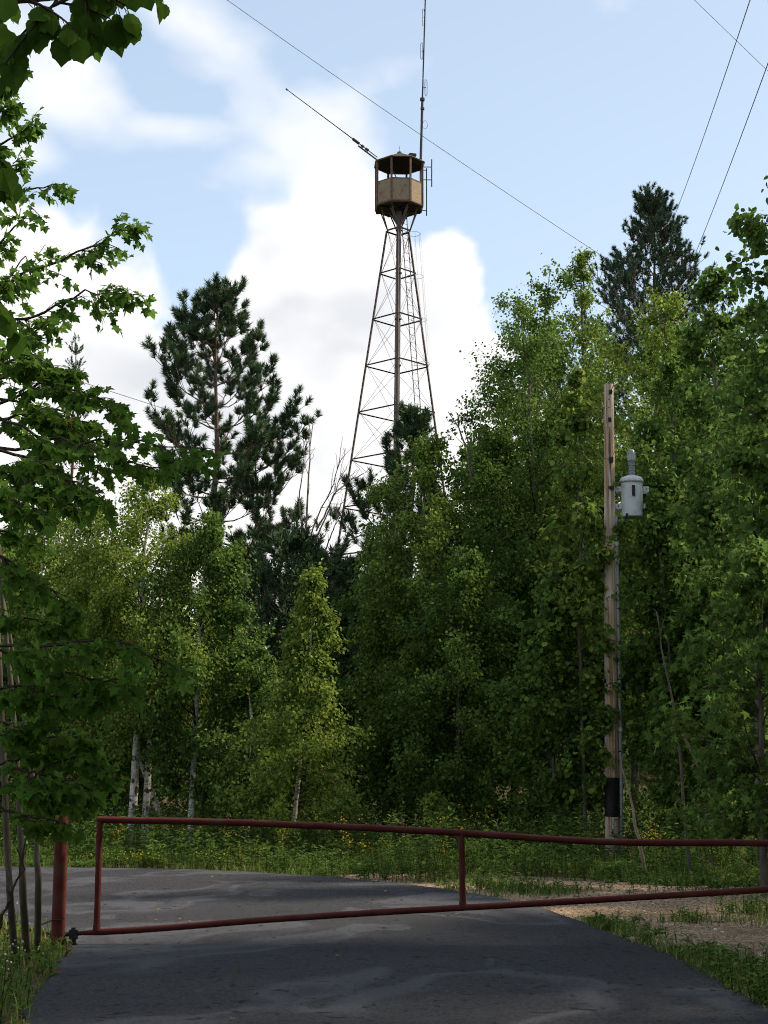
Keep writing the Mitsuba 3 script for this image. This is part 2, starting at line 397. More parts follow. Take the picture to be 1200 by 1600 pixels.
def deciduous(name, label, x, y, h, R, low, leaves, size, template, ca, cb, seed, bark='grey_bark', r0=0.07, profile=ovoid, limbs=46, twigs=9, lean=(0, 0), sweep=0.0,
              droop=0.5, parts=0, group=None, rise=(0.5, 1.3), cat='tree', stems=None, squash=1.0, odd=None, odd_share=0.0):
    rng = np.random.default_rng(seed)
    key = thing(name, label, cat, group)
    k = 14
    s = np.linspace(0, 1, k)
    wob = np.cumsum(rng.normal(0, 0.012 * h, (k, 2)), 0) * s[:, None]
    axis = np.column_stack([x + lean[0] * s + sweep * np.sin(np.pi * s) + wob[:, 0] * .5, y + lean[1] * s + wob[:, 1] * .5, h * s])
    axis[0, :2] = x, y
    axis[0, 2] = -0.15
    woods = [tubes(axis, r0 * (1 - s) ** 0.8 + 0.006, 8, True)]
    for (dx, dy, hh, tx) in stems or ():
        ax = np.column_stack([x + dx + (tx - dx) * s ** 1.2 + np.cumsum(rng.normal(0, .02, k)) * s, y + dy + 0 * s, hh * s])
        ax[0, 2] = -0.15
        woods.append(tubes(ax, r0 * .85 * (1 - s) ** 0.8 + 0.006, 8, True))
    part(key, 'trunk', join(woods), bark, smooth=50)
    # limbs
    u = np.sort(np.clip((np.arange(limbs) + rng.random(limbs)) / limbs, 0, .99))
    az = np.arange(limbs) * 2.39996 + rng.normal(0, .4, limbs)
    L = R * profile(u) * rng.uniform(.62, 1.18, limbs)
    end_z = h * (low + (1 - low) * u)
    tanA = rise[0] + (rise[1] - rise[0]) * u + rng.normal(0, .15, limbs)
    z0 = np.clip(end_z - L * tanA * (1 - droop * .5), h * low * .55, h * .98)
    st = np.stack([np.interp(z0 / h, s, axis[:, c]) for c in range(3)], 1)
    st[:, 2] = z0
    q = np.linspace(0, 1, 6)
    hd = np.stack([np.cos(az), np.sin(az) * squash, 0 * az], 1)
    lp = st[:, None] + hd[:, None] * (L[:, None] * q)[..., None]
    lp[..., 2] += (L * tanA)[:, None] * (q - droop * .5 * q ** 2)
    lp[:, 1:] += np.cumsum(rng.normal(0, .05, (limbs, 5, 3)) * L[:, None, None], 1) * .5
    # the leader counts as one more limb
    lead = np.stack([np.interp(np.linspace(.80, 1.0, 6), s, axis[:, c]) for c in range(3)], 1)[None]
    lp = np.concatenate([lp, lead, lead], 0)
    L = np.append(L, [.3 * R, .3 * R])
    lr = np.clip(r0 * .30 * (L / R)[:, None] * (1 - .85 * q), .004, None)
    # twigs
    nl = len(lp)
    li = np.repeat(np.arange(nl), twigs)
    sl = rng.uniform(.18, 1, len(li)) ** .8
    fi = sl * 5
    i0 = np.clip(fi.astype(int), 0, 4)
    p0 = lp[li, i0] + (lp[li, i0 + 1] - lp[li, i0]) * (fi - i0)[:, None]
    tan = unit(lp[li, i0 + 1] - lp[li, i0])
    td = unit(tan + rng.normal(0, .75, (len(li), 3)) + [0, 0, .15])
    tl = R * .38 * rng.uniform(.4, 1.25, len(li)) * (1.15 - .5 * sl) * np.clip((L / R)[li] * 1.5, .45, 1.2)
    tq = np.linspace(0, 1, 3)
    tp = p0[:, None] + td[:, None] * (tl[:, None] * tq)[..., None]
    tp[..., 2] -= (tl * droop * .55)[:, None] * tq ** 2
    part(key, 'branchwork', join([tubes(lp, lr, 4), tubes(tp, np.clip(.007 * (1 - .6 * tq), .003, None)[None], 3)]), 'dark_twig', stuff=True)
    # leaves along the twigs, more on some than on others
    w = rng.gamma(1.2, 1, len(li)) * tl
    ti = rng.choice(len(li), leaves, p=w / w.sum())
    s2 = rng.uniform(.05, 1.08, leaves)
    f2 = np.clip(s2, 0, .999) * 2
    j0 = f2.astype(int)
    size = size * rng.uniform(.84, 1.16)
    P = tp[ti, j0] + (tp[ti, j0 + 1] - tp[ti, j0]) * (f2 - j0)[:, None] + rng.normal(0, 1, (leaves, 3)) * (.03 + .05 * np.minimum(R, 3 * L[li[ti]]))[:, None] + td[ti] * np.clip(s2 - 1, 0, 1)[:, None] * .3
    out = unit(td[ti] + hd[np.minimum(li[ti], limbs - 1)] * .5)
    tip = out * .5 + rng.normal(0, .5, (leaves, 3)) + [0, 0, -.75]
    nrm = rng.normal(0, .75, (leaves, 3)) + [0, 0, .75] + out * .35
    col = leaf_colors(rng, leaves, ca, cb, odd, odd_share)
    put_leaves(key, rng, P, tip, nrm, size * rng.uniform(.65, 1.25, leaves), col, template, parts)
    return key


def needles(rng, P, D, shoot, length, width, count, col_a, col_b):
    """Shoots at P along D, each bristling with count needles: one slim triangle a needle."""
    n = len(P)
    D = unit(D)
    s = rng.random((n, count))
    rad = unit(rng.normal(0, 1, (n, count, 3)))
    rad = unit(rad - (rad * D[:, None]).sum(-1, keepdims=True) * D[:, None])
    root = P[:, None] + D[:, None] * (s * shoot[:, None])[..., None]
    dirn = unit(rad + D[:, None] * (rng.uniform(.35, 1.0, (n, count)) + s ** 3 * 1.4)[..., None])
    tip = root + dirn * (length * rng.uniform(.75, 1.15, (n, count)))[..., None]
    side = unit(np.cross(dirn, rng.normal(0, 1, (n, count, 3)))) * (width * .5)
    V = np.stack([root - side, root + side, tip], 2).reshape(-1, 3)
    F = np.arange(len(V)).reshape(-1, 3)
    t = np.clip(rng.random((n, 1)) * .8 + rng.normal(0, .12, (n, count)), 0, 1)[..., None]
    c = (np.array(col_a) * (1 - t) + np.array(col_b) * t).reshape(-1, 3)
    return (V, F), np.repeat(c, 3, 0)


def pine(name, label, x, y, h, R, low, seed, whorls=15, per=5, r0=.16, clumps=7, shoot=.32, nlen=.15, nwid=.014, ncount=60, ca=(.034, .072, .032), cb=(.095, .155, .055), lean=(0, 0), profile=None,
         rise=(.1, .9), curl=.35, gaps=0.0, cat='tree', group=None, bias=None):
    rng = np.random.default_rng(seed)
    key = thing(name, label, cat, group)
    k = 14
    s = np.linspace(0, 1, k)
    axis = np.column_stack([x + lean[0] * s, y + lean[1] * s, h * s])
    axis[1:-1, :2] += rng.normal(0, .04, (k - 2, 2))
    axis[0, 2] = -.2
    part(key, 'trunk', tubes(axis, r0 * (1 - s) ** .85 + .012, 9, True), 'pine_bark', smooth=50)
    prof = profile or (lambda u: np.clip(1.15 * (1 - u) ** .75, .08, 1) * np.clip(.55 + 1.3 * u, 0, 1))
    lim, rad, cl, cd, sub = [], [], [], [], []
    for w in range(whorls):
        u = (w + rng.uniform(-.25, .25)) / (whorls - 1)
        u = min(max(u, 0), .985)
        for b in range(per):
            if rng.random() < gaps:
                continue
            a = 2 * np.pi * (b + rng.uniform(-.3, .3)) / per + w * 1.3
            L = R * prof(u) * rng.uniform(.65, 1.2)
            if bias is not None:
                L *= 1 + bias[0] * math.cos(a - bias[1])
            zz = h * (low + (1 - low) * u) * .985
            st = np.array([np.interp(zz / h, s, axis[:, c]) for c in range(3)])
            q = np.linspace(0, 1, 7)
            tr = rise[0] + (rise[1] - rise[0]) * u + rng.normal(0, .1)
            pts = st + np.outer(q * L, [math.cos(a), math.sin(a), 0])
            pts[:, 2] += L * (tr * q + curl * q ** 2.5 - .12 * np.sin(np.pi * q))
            pts[1:] += np.cumsum(rng.normal(0, .03 * L, (6, 3)), 0) * .6
            lim.append(pts), rad.append((.012 + .02 * L / R * r0 / .16) * (1.1 - q))
            for c in range(max(2, int(round(clumps * (.35 + .65 * L / R) * rng.uniform(.7, 1.3))))):
                sb = rng.uniform(.42, 1.0) if c else 1.0
                i0 = min(int(sb * 6), 5)
                o = pts[i0] + (pts[i0 + 1] - pts[i0]) * (sb * 6 - i0)
                tn = unit(pts[i0 + 1] - pts[i0])
                d2 = unit(tn + rng.normal(0, .65, 3) * [1, 1, .5] + [0, 0, .35])
                l2 = rng.uniform(.15, .55) * (R * .34) * (1 if c else .2)
                e = o + d2 * l2
                sub.append(np.stack([o, (o + e) / 2 + [0, 0, -.02], e]))
                cl.append(e), cd.append(d2 * .7 + [0, 0, .6] + rng.normal(0, .3, 3))
    for c in range(4):
        cl.append(axis[-1] + rng.normal(0, .06, 3)), cd.append(np.array([0, 0, 1]) + rng.normal(0, .3, 3))
    part(key, 'branchwork', join([tubes(np.array(lim), np.array(rad), 5), tubes(np.array(sub), np.array([[.012, .010, .008]]), 3)]), 'pine_bark', stuff=True)
    cl, cd = np.array(cl), np.array(cd)
    mesh, col = needles(rng, cl, cd, shoot * rng.uniform(.7, 1.3, len(cl)), nlen, nwid, ncount, ca, cb)
    part(key, 'crown', mesh, 'needle', color=col, stuff=True)
    return key


# ------------------------------------------------------------------ setting: ground, road, gravel
def sheet(poly, z, step=None):
    v, f = trimesh.creation.triangulate_polygon(poly, engine='earcut')
    return np.column_stack([v, np.full(len(v), z)]), f


GX, GY = np.meshgrid(np.concatenate([[-3000, -600, -150], np.linspace(-60, 60, 61), [150, 600, 3000]]), np.concatenate([[-3000, -600, -100], np.linspace(-30, 110, 71), [300, 900, 3000]]), indexing='ij')
HILL = np.clip((GY - 42) / 26, 0, 1)
GZ = np.where((np.abs(GX) < 70) & (GY > 42), 3.6 * HILL * HILL * (3 - 2 * HILL) + HILL * meshkit.fbm(np.stack([GX / 9, GY / 9, 0 * GX], -1), 3), HILL * HILL * (3 - 2 * HILL) * 3.6) - 0.012
ni, nj = GX.shape
I, J = np.meshgrid(np.arange(ni - 1), np.arange(nj - 1), indexing='ij')
gq = np.stack([I * nj + J, (I + 1) * nj + J, (I + 1) * nj + J + 1, I * nj + J + 1], -1).reshape(-1, 4)
scene['ground'] = mikit.ply((np.stack([GX, GY, GZ], -1).reshape(-1, 3), gq), 'forest_floor', smooth=True)
labels['ground'] = {'kind': 'structure', 'label': 'dark leaf litter ground under the trees'}

road_px = [(18, 1640), (40, 1588), (80, 1522), (112, 1490), (104, 1474), (66, 1458), (20, 1446), (-120, 1432), (-500, 1420), (-900, 1352), (-420, 1353), (-150, 1356), (0, 1357), (165, 1359), (300, 1361), (400, 1366), (520, 1373), (600, 1381), (660, 1388),
           (740, 1399), (800, 1411), (860, 1427), (940, 1456), (1060, 1502), (1130, 1540), (1215, 1592), (1290, 1660)]
road_pts = np.array([on_ground(*p)[:2] for p in road_px])
road_pts = np.vstack([[[-1.9, -8], [-2.0, 4]], road_pts, [[2.3, 3], [2.2, -8]]])
ROAD = Polygon(road_pts).buffer(.25).buffer(-.5).buffer(.25).segmentize(.3)
rr = np.array(ROAD.exterior.coords)[:-1]
nn = meshkit.fbm(np.column_stack([rr * 2.2, 0 * rr[:, 0]]), 3) - .5
tg = unit(np.roll(rr, -1, 0) - np.roll(rr, 1, 0))
ROAD = Polygon(rr + np.column_stack([tg[:, 1], -tg[:, 0]]) * nn[:, None] * .14).buffer(0)
if ROAD.geom_type != 'Polygon':
    ROAD = max(ROAD.geoms, key=lambda g: g.area)
road = trimesh.creation.extrude_polygon(ROAD, .06, engine='earcut')
road.apply_translation([0, 0, -.03])
scene['road'] = mikit.ply(road, 'asphalt')
labels['road'] = {'kind': 'structure', 'label': 'freshly laid dark asphalt drive with pale swirls curving left'}

grav_px = [(560, 1368), (700, 1366), (850, 1372), (1000, 1379), (1200, 1392), (1500, 1410), (1700, 1700), (1290, 1660), (1190, 1600), (1000, 1490), (860, 1438), (740, 1408), (600, 1388)]
GRAVEL = Polygon([on_ground(*p)[:2] for p in grav_px]).buffer(.3)
scene['gravel_shoulder'] = mikit.ply(sheet(GRAVEL, -.002), 'gravel_ground')
labels['gravel_shoulder'] = {'kind': 'structure', 'label': 'brown gravel shoulder right of the drive'}
RNG = np.random.default_rng(77)


def scatter(poly, n, rng):
    x0, y0, x1, y1 = poly.bounds
    out = []
    while sum(map(len, out)) < n:
        p = np.column_stack([rng.uniform(x0, x1, n), rng.uniform(y0, y1, n)])
        out.append(p[contains_xy(poly, p[:, 0], p[:, 1])])
    return np.vstack(out)[:n]


# loose stones on the gravel
gp = scatter(GRAVEL.difference(ROAD.buffer(.02)), 7000, RNG)
gp = gp[in_frame(np.column_stack([gp, 0 * gp[:, 0]]), 60)]
ico = trimesh.creation.icosphere(0)
iv, if_ = np.array(ico.vertices), np.array(ico.faces)
sz = .008 + .016 * RNG.random(len(gp)) ** 3
sv = gp[:, None, :] @ np.eye(2, 3) + (iv[None] * (1 + RNG.normal(0, .2, (len(gp), 12, 1)))) * sz[:, None, None] * [1, 1, .65]
stone_c = np.array([.21, .172, .138]) * np.exp(RNG.normal(0, .45, (len(gp), 1)))
scene['gravel'] = mikit.ply((sv.reshape(-1, 3), (if_[None] + (np.arange(len(gp)) * 12)[:, None, None]).reshape(-1, 3)), 'pebble', color=np.repeat(np.clip(stone_c, .03, .75), 12, 0))
labels['gravel'] = {'kind': 'stuff', 'label': 'small loose stones strewn over the gravel shoulder', 'category': 'gravel'}

# ------------------------------------------------------------------ lookout tower
TX, TY = at(622.5, 427, 75.0)[0], 75.0
TILT = 0.010                                       # the tower stands a hair off plumb


def tw(x, y, z):
    return np.array([TX + x + TILT * (z - 25.4), TY + y, z])


def reach(z):
    return .834 + .139 * (25.4 - z)


tower = thing('lookout_tower', 'tall rusty steel lattice fire tower with eight-sided cab and antennas', 'lookout tower')
ROT = math.radians(1.5)
CORNER = [(math.cos(a + ROT), math.sin(a + ROT)) for a in (math.pi, -math.pi / 2, 0, math.pi / 2)]   # left, near, right, far
ztop = 27.55
LEV = [ztop] + [25.4 - 2.307 * i for i in range(11)]


def leg_pt(c, z):
    return tw(CORNER[c][0] * reach(z), CORNER[c][1] * reach(z), z)


def angle_bar(a, b, w, t=.012):
    """An L-section bar from a to b."""
    d = unit(b - a)
    e = unit(np.cross(d, [0.3, 0.9, .2]))
    g = np.cross(d, e)
    out = []
    for p, q in ((e, g), (g, e)):
        c = [a + p * s * w + q * o * t for s, o in ((0, 0), (1, 0), (1, 1), (0, 1))]
        V = np.array(c + [x + (b - a) for x in c])
        out.append((V, np.array([[0, 1, 2], [0, 2, 3], [4, 6, 5], [4, 7, 6], [0, 4, 5], [0, 5, 1], [1, 5, 6], [1, 6, 2], [2, 6, 7], [2, 7, 3], [3, 7, 4], [3, 4, 0]])))
    return join(out)


for c in range(4):
    part(tower, 'leg', angle_bar(leg_pt(c, -.1), leg_pt(c, ztop), .105, .02), 'tower_steel')
for z in LEV:
    for c in range(4):
        part(tower, 'strut', angle_bar(leg_pt(c, z), leg_pt((c + 1) % 4, z), .070 if z < ztop else .085, .018), 'tower_steel')
for z1, z0 in zip(LEV[:-1], LEV[1:]):
    for c in range(4):
        for a, b in ((c, (c + 1) % 4), ((c + 1) % 4, c)):
            part(tower, 'brace_rod', bar(leg_pt(a, z0), leg_pt(b, z1), .011, 4), 'thin_steel')
part(tower, 'centre_pipe', tubes(np.array([tw(0, 0, z) for z in np.linspace(-.1, 28.7, 14)]), np.full(14, .125), 14, True), 'tower_pipe', smooth=40)
for z in LEV[:-1]:
    part(tower, 'pipe_clamp', join([bar(tw(-.15, -.10, z), tw(.17, -.10, z), .045), bar(tw(0, -.15, z - .05), tw(0, .15, z - .05), .04)]), 'tower_steel')
# flaring struts from the leg tops to the cab floor
CABZ, PAN, EAVE, APEX = 28.72, 29.84, 30.95, 31.5
RC = 1.20
OCT = [(RC * math.cos(math.pi / 8 + i * math.pi / 4 + .07), RC * math.sin(math.pi / 8 + i * math.pi / 4 + .07)) for i in range(8)]
for c in range(4):
    p = leg_pt(c, ztop)
    a = math.atan2(CORNER[c][1], CORNER[c][0])
    for da in (-.42, .42):
        part(tower, 'flare_strut', bar(p, tw(.98 * math.cos(a + da), .98 * math.sin(a + da), CABZ - .05), .035), 'tower_steel')
for c in range(4):
    a = math.atan2(CORNER[c][1], CORNER[c][0]) + math.pi / 4
    part(tower, 'pipe_strut', bar(tw(0.1 * math.cos(a), .1 * math.sin(a), 27.9), tw(.62 * math.cos(a), .62 * math.sin(a), CABZ - .05), .045), 'tower_pipe')


def ring(r, z, w, t, n=8, pts=None):
    """A flat polygonal ring of bars."""
    pts = pts or OCT
    k = r / RC
    return join([bar(tw(pts[i][0] * k, pts[i][1] * k, z), tw(pts[(i + 1) % n][0] * k, pts[(i + 1) % n][1] * k, z), w, 4) for i in range(n)])


def prism(pts, z0, z1, k0=1.0, k1=1.0):
    n = len(pts)
    V = [tw(x * k0, y * k0, z0) for x, y in pts] + [tw(x * k1, y * k1, z1) for x, y in pts] + [tw(0, 0, z0), tw(0, 0, z1)]
    F = []
    for i in range(n):
        j = (i + 1) % n
        F += [[i, j, n + j], [i, n + j, n + i], [2 * n, j, i], [2 * n + 1, n + i, n + j]]
    return np.array(V), np.array(F)


part(tower, 'cab_floor', prism(OCT, CABZ - .02, CABZ + .05, .985, .985), 'cab_roof')
for i in range(4):
    a, b = OCT[i], OCT[i + 4]
    part(tower, 'floor_beam', join([box((.10, math.dist(a, b) * .98, .07), tw(0, 0, CABZ - .056 - .072 * (i % 2)), math.atan2(b[1] - a[1], b[0] - a[0]) - math.pi / 2)]), 'cab_roof')
part(tower, 'floor_rim', ring(RC, CABZ - .01, .055, .05), 'cab_frame')
for i in range(8):
    a, b = np.array(OCT[i]), np.array(OCT[(i + 1) % 8])
    m, ln = (a + b) / 2 * .985, math.dist(a, b) - .085
    part(tower, 'cab_panel', box((ln, .025, PAN - CABZ - .06), tw(m[0], m[1], (PAN + CABZ) / 2 + .03), math.atan2(b[1] - a[1], b[0] - a[0])), 'cab_panel')
    part(tower, 'top_rail', box((ln, .05, .05), tw(m[0], m[1], PAN + .027), math.atan2(b[1] - a[1], b[0] - a[0])), 'cab_frame')
    part(tower, 'cab_post', box((.085, .085, EAVE - CABZ + .06), tw(a[0], a[1], (EAVE + CABZ) / 2), math.atan2(a[1], a[0])), 'cab_frame')
    part(tower, 'roof_panel', join([prism([tuple(a * 1.06), tuple(b * 1.06), tuple((a + b) * .06), ], EAVE, EAVE + .02)]) if False else (
        np.array([tw(*(a * 1.07), EAVE), tw(*(b * 1.07), EAVE), tw(*(b * .10), APEX), tw(*(a * .10), APEX), tw(*(a * 1.07), EAVE + .03), tw(*(b * 1.07), EAVE + .03), tw(*(b * .10), APEX + .03), tw(*(a * .10), APEX + .03)]),
        np.array([[0, 1, 2], [0, 2, 3], [4, 6, 5], [4, 7, 6], [0, 4, 5], [0, 5, 1], [2, 6, 7], [2, 7, 3]])), 'cab_roof')
    part(tower, 'fascia', bar(tw(*(a * 1.06), EAVE + .0), tw(*(b * 1.06), EAVE + .0), .045, 4), 'cab_frame')
part(tower, 'roof_cap', prism([(x * .13, y * .13) for x, y in OCT], APEX, APEX + .12, 1, .6), 'cab_roof')
part(tower, 'roof_spike', bar(tw(0, 0, APEX + .1), tw(.01, 0, APEX + .42), .012), 'antenna_metal')
part(tower, 'cab_brace', bar(tw(*(np.array(OCT[6]) * -.55), EAVE - .1), tw(.15, .4, PAN - .05), .03), 'thin_steel')
part(tower, 'roof_box', box((.34, .30, .13), tw(.62, -.35, EAVE + .35), .3), 'cab_roof')

# ladder in the near right face, with its safety hoops
LA, LB = .60, .76


def lad(z, f):
    return leg_pt(1, z) * (1 - f) + leg_pt(2, z) * f + np.array([.04, .06, 0])


def ladp(z, side):
    g = min(max((z - 16) / 12, 0), 1)
    mid = .52 - .05 * g
    hw = .19 / max(np.linalg.norm(leg_pt(1, z) - leg_pt(2, z)), .3)
    return lad(z, mid + side * hw)


zz = np.linspace(.2, 28.3, 40)
for sd in (-1, 1):
    part(tower, 'ladder_rail', tubes(np.array([ladp(z, sd) for z in zz]), np.full(40, .022), 5), 'tower_steel')
for z in np.arange(10, 28.2, .38):
    part(tower, 'ladder_rung', bar(ladp(z, -1), ladp(z, 1), .012, 5), 'tower_steel')
hoop_n = np.array([.70, -.70, 0])
HO = []
for z in (27.3, 25.1, 22.9, 20.7):
    m = (ladp(z, 1) + ladp(z, -1)) / 2
    an = np.linspace(0, 2 * np.pi, 25)
    c = m + np.array([.36, -.1, 0])
    HO.append((c, z))
    part(tower, 'safety_hoop', tubes(c + .38 * np.stack([np.cos(an), np.sin(an), 0 * an], 1), np.full(25, .010), 4), 'thin_steel')
for a in np.linspace(-1.3, 1.3, 5):
    pts = np.array([c + .38 * np.array([math.cos(a), math.sin(a), 0]) for c, z in HO])
    part(tower, 'hoop_strap', tubes(pts, np.full(len(pts), .005), 3), 'thin_steel')


def antenna(name, label, parts_):
    k = thing(name, label, 'antenna')
    for nm, m in parts_:
        part(k, nm, m, 'antenna_metal')
    return k


# whip antenna leaning out to the left
A0, A1 = at(590, 246, 74.6), at(447, 139, 74.6)


def along(t, off=(0, 0, 0)):
    return A0 + (A1 - A0) * t + np.array(off)


antenna('whip_antenna', 'black whip antenna leaning out left from the tower cab roof', [
    ('whip', join([tubes(np.array([along(t) for t in (0, .26, 1)]), [.022, .028, .02], 6, True)])), ('collar', bar(along(.20), along(.27), .075, 8)), ('collar', bar(along(.10), along(.13), .07, 8)),
    ('collar', bar(along(.15), along(.175), .07, 8)), ('support_tube', bar(along(-.04, (-.05, 0, -.11)), along(.20, (-.05, 0, -.11)), .04, 8)), ('end_cap', bar(along(.985), along(1.0), .045, 8))])
# tall mast with folded dipoles
M0, M1, M2 = at(657, 246, 75.3), at(660, 155, 75.3), at(666.3, -60, 75.3)


def folded(c, side, h=.9):
    an = np.linspace(0, 2 * np.pi, 21)
    p = c + np.stack([side + .055 * np.cos(an), 0 * an, h * .5 * np.sign(np.sin(an)) * np.abs(np.sin(an)) ** .35], 1)
    return join([tubes(p, np.full(21, .013), 4), bar(c, c + np.array([side, 0, 0]), .018)])


mparts = [('mast_tube', bar(M0 - [0, 0, .5], M1, .062, 8)), ('mast_clamp', bar(M1 - [0, 0, .08], M1 + [0, 0, .06], .12, 8)), ('mast_clamp', bar(M1 - [0, 0, .55], M1 - [0, 0, .45], .10, 8)), ('upper_mast', bar(M1, M2, .036, 8))]
for px_, py_, sd in ((661.5, 137, .13), (663.3, 80, -.14), (664.6, 27, -.10)):
    mparts.append(('folded_dipole', folded(at(px_, py_, 75.3), sd)))
an = np.linspace(0, 2 * np.pi, 15)
mparts.append(('cable_loop', tubes(at(661, 195, 75.2) + np.stack([.10 + .12 * np.cos(an), 0 * an, .22 * np.sin(an)], 1), np.full(15, .010), 4)))
antenna('mast_antenna', 'tall thin mast antenna with folded dipoles rising above the tower roof', mparts)
dp = [('dipole', bar(at(674.5, 249, 75), at(674.5, 292, 75), .028, 8)), ('dipole', bar(at(666.5, 263, 75), at(666.5, 337, 75), .026, 8))]
for yy in (261, 281):
    dp.append(('support_arm', bar(at(660, yy, 75), at(674.5, yy, 75), .022, 6)))
dp += [('support_arm', bar(at(660, 266, 75), at(667, 266, 75), .02)), ('support_arm', bar(at(659, 329, 75), at(667, 329, 75), .02))]
antenna('dipole_antenna', 'pair of vertical dipole antennas on arms right of the cab', dp)

# ------------------------------------------------------------------ overhead wires


def wire(name, label, a, b, r, bsdf='wire', sag=0.0):
    k = thing(name, label, 'wire')
    q = np.linspace(-.15, 1.15, 40)
    p = a + (b - a) * q[:, None]
    p[:, 2] -= sag * 4 * q * (1 - q)
    scene[k] = mikit.ply(tubes(p, np.full(40, r), 4), bsdf)


wire('overhead_wire', 'long thin overhead wire crossing the sky in front of the tower', at(355, 0, 50), at(990, 432, 58), .011, sag=.12)
wire('overhead_wire', 'thin overhead wire crossing the two steep wires near the top right corner', at(1085, 0, 46), at(1240, 150, 50), .009)
wire('overhead_wire', 'steep overhead wire ending beside the tip of the white pine', at(1172, 0, 34), at(1060, 322, 62), .013, sag=.1)
wire('overhead_wire', 'steep overhead wire passing behind the right limb of the white pine', at(1212, 66, 34), at(1085, 400, 62), .013, sag=.1)
wire('overhead_wire', 'thin wire running low behind the red pine on the left', at(100, 588, 58), at(360, 672, 58), .010)
wire('overhead_wire', 'pale guy wire sloping past the pine below the tower', at(560, 762, 42.6), at(668, 802, 42.6), .009, 'pale_wire')

# ------------------------------------------------------------------ utility pole and transformer
PY = on_ground(957, 1342)[1]
PB, PT = on_ground(957, 1342), at(951, 601, PY)
pole = thing('utility_pole', 'weathered brown wooden utility pole with black wrapped band near its foot', 'utility pole')
q = np.linspace(0, 1, 16)


def pole_pt(t):
    return PB + (PT - PB) * t


def pole_r(t):
    return .138 - .044 * t


def pole_at(py):
    return (1342 - py) / (1342 - 601)


pts = np.array([pole_pt(t) for t in np.concatenate([[-.05], q])])
part(pole, 'shaft', tubes(pts, [pole_r(t) for t in np.concatenate([[-.05], q])], 28, True), 'pole_wood', smooth=45)
b0, b1 = pole_at(1279), pole_at(1220)
part(pole, 'black_band', tubes(np.array([pole_pt(t) for t in (b0, b0 + .001, b1 - .001, b1)]), [pole_r(b0), pole_r(b0) + .008, pole_r(b1) + .008, pole_r(b1)], 28, True), 'black_wrap', smooth=45)


def fitting(py, dx, size, nm='bolt_plate'):
    t = pole_at(py)
    c = pole_pt(t) + np.array([dx, -pole_r(t) - size[1] * .3, 0])
    part(pole, nm, join([box(size, c), bar(c + [0, -.05, 0], c + [0, .02, 0], .016)]), 'black_iron')


fitting(615, .02, (.06, .05, .07)), fitting(660, .0, (.06, .04, .08)), fitting(725, .02, (.08, .06, .10)), fitting(770, .03, (.07, .05, .07))
t1 = pole_at(614)
c1 = pole_pt(t1) + np.array([.03, -pole_r(t1) - .03, 0])
part(pole, 'wire_tail', tubes(np.array([c1, c1 + [.03, -.03, .08], c1 + [.05, -.02, .13]]), np.full(3, .007), 4), 'black_iron')
part(pole, 'wire_tail', tubes(np.array([c1, c1 + [.06, -.03, -.03], c1 + [.08, -.02, -.06]]), np.full(3, .007), 4), 'black_iron')
for py in (627, 640):
    t = pole_at(py)
    part(pole, 'bolt_hole', bar(pole_pt(t) + [-.01, -pole_r(t) - .006, 0], pole_pt(t) + [-.01, -pole_r(t) + .03, 0], .013, 8), 'black_iron')
t = pole_at(725)
part(pole, 'wire_tail', tubes(np.array([pole_pt(t) + [.02, -pole_r(t) - .05, 0], pole_pt(t) + [.08, -pole_r(t) - .03, .15], pole_pt(t) + [.13, -.03, .28]]), np.full(3, .006), 4), 'black_iron')
part(pole, 'wire_tail', tubes(np.array([pole_pt(t) + [.02, -pole_r(t) - .05, 0], pole_pt(t) + [-.16, -pole_r(t) - .06, .03], pole_pt(t) + [-.26, -pole_r(t), .02]]), np.full(3, .006), 4), 'black_iron')
# grey conduit up the right side
cp = np.array([at(x, y_, PY - .02) for x, y_ in ((962.5, 806), (964.5, 900), (968.0, 1080), (970.5, 1230), (971.5, 1362))])
cp[-1, 2] = -.1
con = part(pole, 'conduit', tubes(cp, np.full(5, .036), 12, True), 'galvanised', smooth=40)
for f_ in (.28, .47, .75, 1.6, 2.4):
    i = int(f_)
    o = cp[i] + (cp[i + 1] - cp[i]) * (f_ - i)
    dn = unit(cp[i + 1] - cp[i])
    part(pole, 'conduit__coupling', bar(o - dn * .035, o + dn * .035, .046, 12), 'grey_enamel')
for py in (850, 960, 1070, 1180, 1300):
    t = pole_at(py)
    a = pole_pt(t)
    part(pole, 'conduit_strap', bar(a + [pole_r(t) * .9, -.03, 0], a + [pole_r(t) + .05, -.05, 0], .018), 'black_iron')

trans = thing('transformer', 'pale grey pole transformer with a tall bushing on two bracket arms', 'transformer')
TC = at(988, 805, PY + .05)
mpp = PY / FOCAL * 1.0
ztop_, zbot = at(988, 752, PY)[2], at(988, 808, PY)[2]
part(trans, 'tank', lathe([(.19, 0), (.205, .015), (.205, ztop_ - zbot)], (TC[0], TC[1], zbot)), 'grey_enamel', smooth=40)
part(trans, 'lid', lathe([(.225, 0), (.225, .03), (.205, .07), (.12, .105), (.0, .11)], (TC[0], TC[1], ztop_ + .002)), 'grey_enamel', smooth=50)
part(trans, 'lid_band', lathe([(.232, -.025), (.236, -.01), (.232, .0)], (TC[0], TC[1], ztop_)), 'galvanised')
for py in (764, 791):
    z = at(988, py, PY)[2]
    part(trans, 'bracket_arm', box((.68, .05, .10), (TC[0] + .0, TC[1] + .20, z)), 'grey_enamel')
    part(trans, 'bracket_tab', box((.11, .06, .10), (TC[0] + .27, TC[1] - .02, z)), 'grey_enamel')
    part(trans, 'bracket_tab', box((.13, .06, .10), (TC[0] - .26, TC[1] - .02, z)), 'grey_enamel')
    part(trans, 'arm_bolt', join([bar((TC[0] + s * .27, TC[1] - .06, z), (TC[0] + s * .27, TC[1] - .04, z), .014, 8) for s in (-1, 1)]), 'black_iron')
